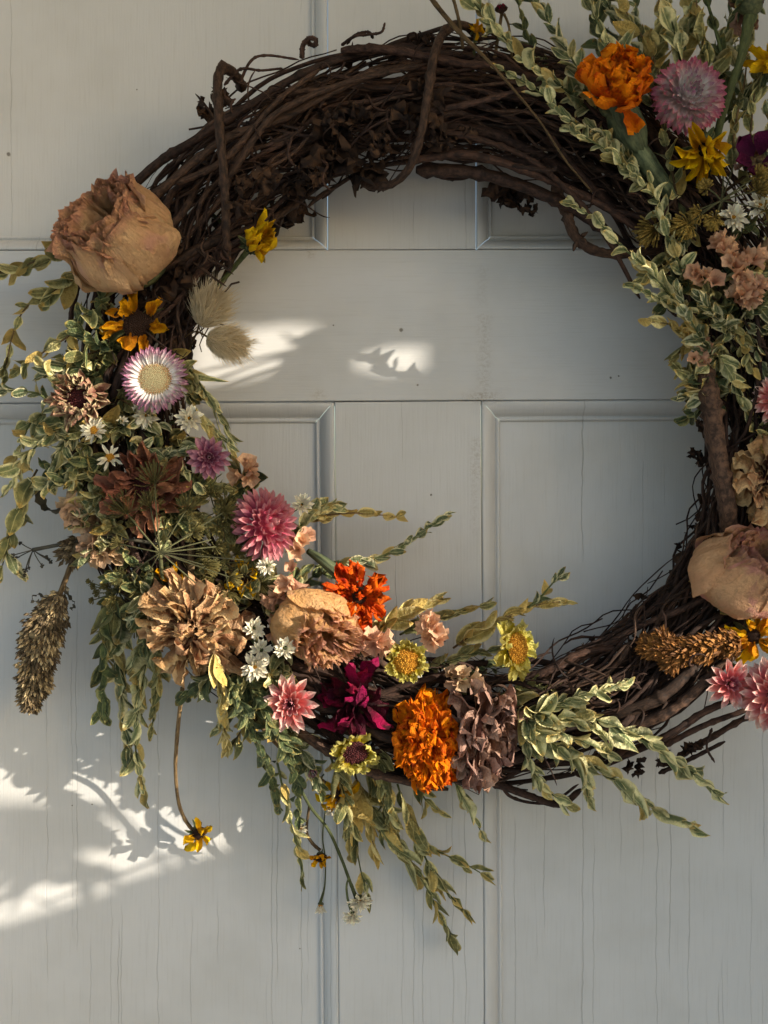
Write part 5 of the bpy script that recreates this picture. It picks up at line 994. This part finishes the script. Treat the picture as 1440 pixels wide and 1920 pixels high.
 ('pale leaf tuft half way down between the hanging sprigs', [(275, 1180, 0.049), (258, 1220, 0.049), (255, 1260, 0.046), (262, 1300, 0.042)], 50, 18, 'twist', dict(spread=(10, 30))),
 ('narrow yellow green sprig hanging under the white daisies', [(398, 1215, 0.112), (412, 1262, 0.109), (418, 1310, 0.099), (420, 1350, 0.090), (424, 1396, 0.080)], 48, 18, 'goldt', dict(spread=(8, 24))),
 ('leaf tuft under the edge of the shaggy tan zinnia', [(380, 1200, .07), (405, 1225, .085), (425, 1240, .085), (435, 1265, .08)], 44, 16, 'pale', {}),
 ('dark small leaved branch hanging beside the brown bare stalk', [(420, 1260, 0.096), (450, 1320, 0.106), (480, 1380, 0.099), (505, 1440, 0.088), (520, 1510, 0.077)], 38, 10, 'dark', dict(spread=(20, 50))),
 ('second dark small leaved branch hanging below the pink star strawflower', [(470, 1290, 0.096), (505, 1350, 0.109), (540, 1410, 0.099), (555, 1470, 0.088), (560, 1530, 0.077)], 40, 11, 'dark', dict(spread=(15, 40))),
 ('third dark small leaved branch behind the pink star strawflower', [(450, 1250, 0.088), (490, 1300, 0.096), (520, 1360, 0.090), (540, 1390, 0.080)], 38, 11, 'dark', dict(spread=(20, 50))),
 ('dark leaf tuft beside the purple thistle bud', [(530, 1370, .06), (560, 1410, .064), (585, 1445, .06), (600, 1480, .052)], 40, 14, 'dark', {}),
 ('narrow olive sprig hanging to the small pale daisies', [(520, 1430, .055), (535, 1500, .052), (548, 1550, .046), (560, 1600, .04), (566, 1640, .036)], 46, 24, 'olivet', dict(spread=(8, 22))),
 ('thin olive sprig hanging between the pale lit sprig and the bare hanging stem', [(300, 1190, .07), (296, 1250, .062), (290, 1310, .05), (286, 1360, .042)], 46, 19, 'olivet', dict(spread=(10, 30))),
 ('bushy dark leaf mass below the three white daisies and tan zinnia', [(440, 1200, .06), (455, 1255, .075), (470, 1300, .078), (490, 1345, .07)], 46, 11, 'dark', {}),
 ('grey green leaf mass under the star strawflower reaching the bare brown stalk', [(520, 1330, .06), (545, 1375, .068), (570, 1415, .066), (590, 1460, .056)], 46, 12, 'var', {}),
 ('olive leaf mass hanging under the mustard zinnia to the long curling sprig', [(620, 1420, .05), (640, 1470, .05), (650, 1520, .044), (655, 1570, .036)], 50, 14, 'olivet', {}),
 ('dense olive leaf mass between mustard zinnia and the large marigold', [(700, 1400, .055), (715, 1445, .06), (728, 1490, .05), (735, 1530, .04)], 50, 13, 'olivet', {}),
 ('outermost small leaf sprig of the hanging group beside the loose green umbel', [(240, 1120, .06), (212, 1150, .06), (200, 1195, .055), (198, 1240, .05)], 44, 14, 'olive', {}),
 # hanging below the middle
 ('long curling sprig hanging beside the white everlastings', [(650, 1450, 0.030), (660, 1510, 0.031), (666, 1570, 0.028), (676, 1630, 0.024), (688, 1672, 0.021)], 58, 24, 'olivet', dict(spread=(8, 24))),
 ('golden leaf tuft hanging under the mustard zinnia', [(665, 1450, 0.028), (680, 1500, 0.031), (692, 1550, 0.029), (702, 1592, 0.025)], 58, 20, 'goldt', dict(spread=(10, 32))),
 ('broad olive leaves hanging directly below the large marigold', [(690, 1430, 0.028), (705, 1470, 0.032), (722, 1515, 0.031), (738, 1555, 0.028)], 58, 18, 'olivet', dict(spread=(12, 34))),
 ('long sprig reaching lowest of all below the large marigold', [(690, 1500, 0.028), (720, 1565, 0.031), (760, 1610, 0.030), (795, 1655, 0.028), (820, 1705, 0.024), (842, 1752, 0.022)], 62, 22, 'olivet', dict(spread=(8, 28))),
 ('long sprig curving outward from under the marigold to a forked tip', [(745, 1470, 0.033), (765, 1530, 0.035), (795, 1580, 0.033), (840, 1605, 0.031), (872, 1620, 0.029), (900, 1636, 0.028)], 56, 22, 'olivet', dict(spread=(10, 32))),
 ('sprig with dark hanging end between the two long olive sprigs', [(775, 1560, 0.031), (796, 1605, 0.031), (818, 1648, 0.029), (840, 1675, 0.026), (868, 1704, 0.024)], 52, 22, 'olivet', dict(spread=(10, 32))),
 ('short leaf tuft under the large marigold by the brown zinnia', [(780, 1450, 0.028), (792, 1490, 0.032), (808, 1510, 0.031), (822, 1520, 0.028)], 44, 16, 'olivet', {}),
 ('small sprig hanging beneath the brown zinnia', [(850, 1460, 0.028), (870, 1500, 0.031), (888, 1530, 0.029), (900, 1556, 0.025)], 48, 22, 'twist', dict(spread=(15, 40))),
 # fanning to the lower right
 ('pale sprig curving straight down beside the brown zinnia', [(965, 1300, .07), (978, 1345, .085), (985, 1395, .086), (998, 1440, .082), (1025, 1480, .076), (1058, 1506, .07)], 50, 16, 'twist', dict(spread=(14, 40))),
 ('pale sprig in the middle of the fan beside the brown zinnia', [(970, 1320, .075), (1005, 1370, .095), (1050, 1405, .098), (1090, 1435, .094), (1102, 1492, .085)], 54, 17, 'twist', dict(spread=(14, 40))),
 ('pale sprig running level along the top of the fan to curled tips', [(970, 1345, .075), (1010, 1335, .095), (1055, 1318, .098), (1115, 1298, .096), (1165, 1285, .09)], 46, 13, 'twist', dict(spread=(14, 40))),
 ('short broad pale sprig in the heart of the fan', [(985, 1345, .08), (1040, 1345, .1), (1090, 1352, .1), (1140, 1382, .095)], 52, 15, 'twist', dict(spread=(14, 40))),
 ('long twisted sprig reaching the far end over the dark ring, upper of two', [(1060, 1325, .08), (1110, 1345, .095), (1160, 1368, .096), (1210, 1388, .09), (1255, 1422, .084), (1298, 1450, .078), (1334, 1480, .072)], 66, 24, 'twist', dict(spread=(8, 26))),
 ('long twisted sprig drooping over the lower rim to the door, lower of two', [(1030, 1385, .08), (1075, 1418, .092), (1115, 1438, .09), (1160, 1468, .084), (1200, 1500, .076), (1240, 1524, .07), (1288, 1546, .064)], 68, 24, 'twist', dict(spread=(8, 26))),
 ('narrow leaf sprig in the fan pointing between the two long ones', [(1000, 1360, .08), (1060, 1380, .098), (1100, 1392, .1), (1140, 1410, .095)], 46, 16, 'pale', dict(spread=(12, 35))),
 ('small leaf spray behind the yellow sideways zinnia', [(900, 1330, .05), (945, 1300, .065), (985, 1285, .07), (1030, 1290, .066)], 42, 18, 'olivet', {}),
 ('forked sprig rising above the yellow sideways zinnia into the ring', [(850, 1215, .05), (900, 1180, .062), (945, 1160, .064), (990, 1138, .06), (1050, 1128, .055)], 50, 17, 'goldt', dict(spread=(12, 32))),
 ('two leaf tip standing up from the forked sprig', [(990, 1140, .06), (1015, 1118, .06), (1035, 1095, .058), (1045, 1085, .056)], 42, 22, 'var', dict(spread=(10, 30))),
 ('dry golden sprig arching behind the pink statice with green base', [(690, 1200, .05), (725, 1170, .062), (765, 1148, .064), (810, 1130, .06)], 54, 15, 'goldt', dict(spread=(12, 35))),
 ('olive sprig running behind the pink statice toward the forked sprig', [(750, 1190, .045), (800, 1165, .054), (850, 1150, .055), (898, 1138, .05)], 52, 16, 'olivet', dict(spread=(12, 32))),
 ('green leaves between the two yellow zinnias', [(790, 1260, .05), (840, 1240, .06), (880, 1228, .06), (925, 1218, .055)], 48, 16, 'olivet', dict(spread=(12, 32))),
 ('wide green leaves behind the brown zinnia and yellow facing zinnia', [(830, 1300, .045), (870, 1270, .055), (900, 1250, .055), (930, 1245, .05)], 48, 16, 'dark', {}),
 # inside the ring, left
 ('pale folded leaves beside the white daisy behind the coral strawflower', [(545, 1010, .065), (565, 985, .075), (590, 962, .075), (618, 952, .07)], 54, 20, 'pale', dict(spread=(12, 30))),
 ('thin straight sprig pointing into the ring, upper of two', [(560, 975, .06), (620, 965, .06), (665, 962, .056), (705, 965, .052), (742, 968, .048)], 38, 20, 'gold', dict(spread=(10, 26))),
 ('long tapering sprig curving up into the ring, lower of two', [(590, 1062, .06), (640, 1055, .06), (690, 1050, .056), (740, 1032, .052), (785, 1002, .048), (832, 970, .044)], 36, 12, 'var', dict(spread=(10, 26))),
 ('small leaf tuft behind the stalk of the small red orange marigold', [(545, 1110, .055), (575, 1090, .065), (600, 1075, .066), (622, 1080, .06)], 40, 16, 'dark', {}),
 ('green leaves beneath the large umbel beside the tan zinnia', [(310, 1110, .06), (290, 1080, .075), (262, 1060, .078), (240, 1060, .074)], 42, 13, 'dark', {}),
 ('small green leaves above the hanging dark green sprig', [(290, 1150, .06), (262, 1120, .07), (235, 1100, .072), (215, 1085, .068)], 40, 13, 'dark', {}),
 ('leaf tuft beside the coral strawflower and the mauve one', [(480, 930, .05), (462, 905, .065), (450, 885, .066), (440, 862, .06)], 38, 15, 'olive', {}),
]
for label, pts, ln, sp, kind, kw in SP: sprig(label, pts, ln, sp, kind, **kw)
# thistle bud on the bare brown stalk
bloom('thistle_bud', 'small purple thistle bud on the bare brown stalk', 'bud', (586, 1446, .06), face(.1, -.6), 14, [(12, lance_m, .8, .9, 55, .35, 0, .2), (8, lance, .7, .6, 75, .2, .1, .2)], stem=False)

# short dusty sprigs that fill the gaps between the flowers
AN = [(222, 446, 'big apricot rose'), (258, 608, 'amber rudbeckia'), (291, 712, 'tan disc strawflower'), (150, 748, 'cream and brown zinnia'), (392, 858, 'mauve strawflower'), (272, 925, 'rust brown zinnia'), (206, 858, 'spiky white daisy'),
      (503, 982, 'coral strawflower'), (362, 1175, 'shaggy tan zinnia'), (165, 965, 'outer tan statice'), (300, 1036, 'large green umbel'), (460, 1080, 'faded yellow rudbeckia'), (588, 1172, 'honey rose'), (485, 1225, 'three white daisies'), (545, 1320, 'pink star strawflower'), (425, 640, 'bunny tail grasses'),
      (1318, 288, 'downward rudbeckia'), (1375, 408, 'cream double daisy'), (1380, 490, 'salmon statice tufts'), (1395, 553, 'dense salmon spike'), (1310, 680, 'green calyxed statice'), (1462, 748, 'shell pink strawflower'), (1436, 905, 'curled tan zinnia'), (1345, 850, 'thick upright vine')]
KC = {'dark': 'dark green', 'olive': 'olive green', 'var': 'cream edged', 'pale': 'pale green'}
fr = random.Random(5)
for i in range(82):
    if i < 62: th = fr.uniform(R(166), R(238)); a0 = fr.uniform(-85, 95)
    else: th = fr.uniform(R(-2), R(42)); a0 = fr.uniform(-95, 60)
    out = math.copysign(1, a0) if abs(a0) > 30 else fr.choice((-1, 1)); r_ = ringr(th) + a0
    x0, y0 = CX + r_ * math.cos(th), CY - r_ * math.sin(th); dx, dy = out * math.cos(th) + fr.gauss(0, .5), -out * math.sin(th) + fr.gauss(0, .4) + .25; l = math.hypot(dx, dy); q = fr.uniform(60, 95)
    hh = .062 + .022 * math.sqrt(max(0, 1 - (a0 / 116) ** 2)); kind = fr.choice(('dark', 'olive', 'var', 'pale'))
    mx, my = x0 + dx / l * q * .6, y0 + dy / l * q * .6; a = min(AN, key=lambda t: (t[0] - mx) ** 2 + (t[1] - my) ** 2); ddx, ddy = mx - a[0], my - a[1]
    wh = ('above' if ddy < 0 else 'below') if abs(ddy) > abs(ddx) * 1.3 else ('inward of' if (ddx > 0) == (a[0] < CX) else 'outward of')
    used = globals().setdefault('used_labels', set())
    for kk in [kind] + list(KC):
        if (kk, wh, a[2]) not in used: kind = kk; break
    used.add((kind, wh, a[2]))
    sprig(f'short {KC[kind]} filler sprig tucked low {wh} the {a[2]}', [(x0, y0, hh - .02), (x0 + dx / l * q * .5, y0 + dy / l * q * .5, hh + .004), (x0 + dx / l * q, y0 + dy / l * q, hh)], 45, 13, kind, group='short filler sprigs between the flowers')
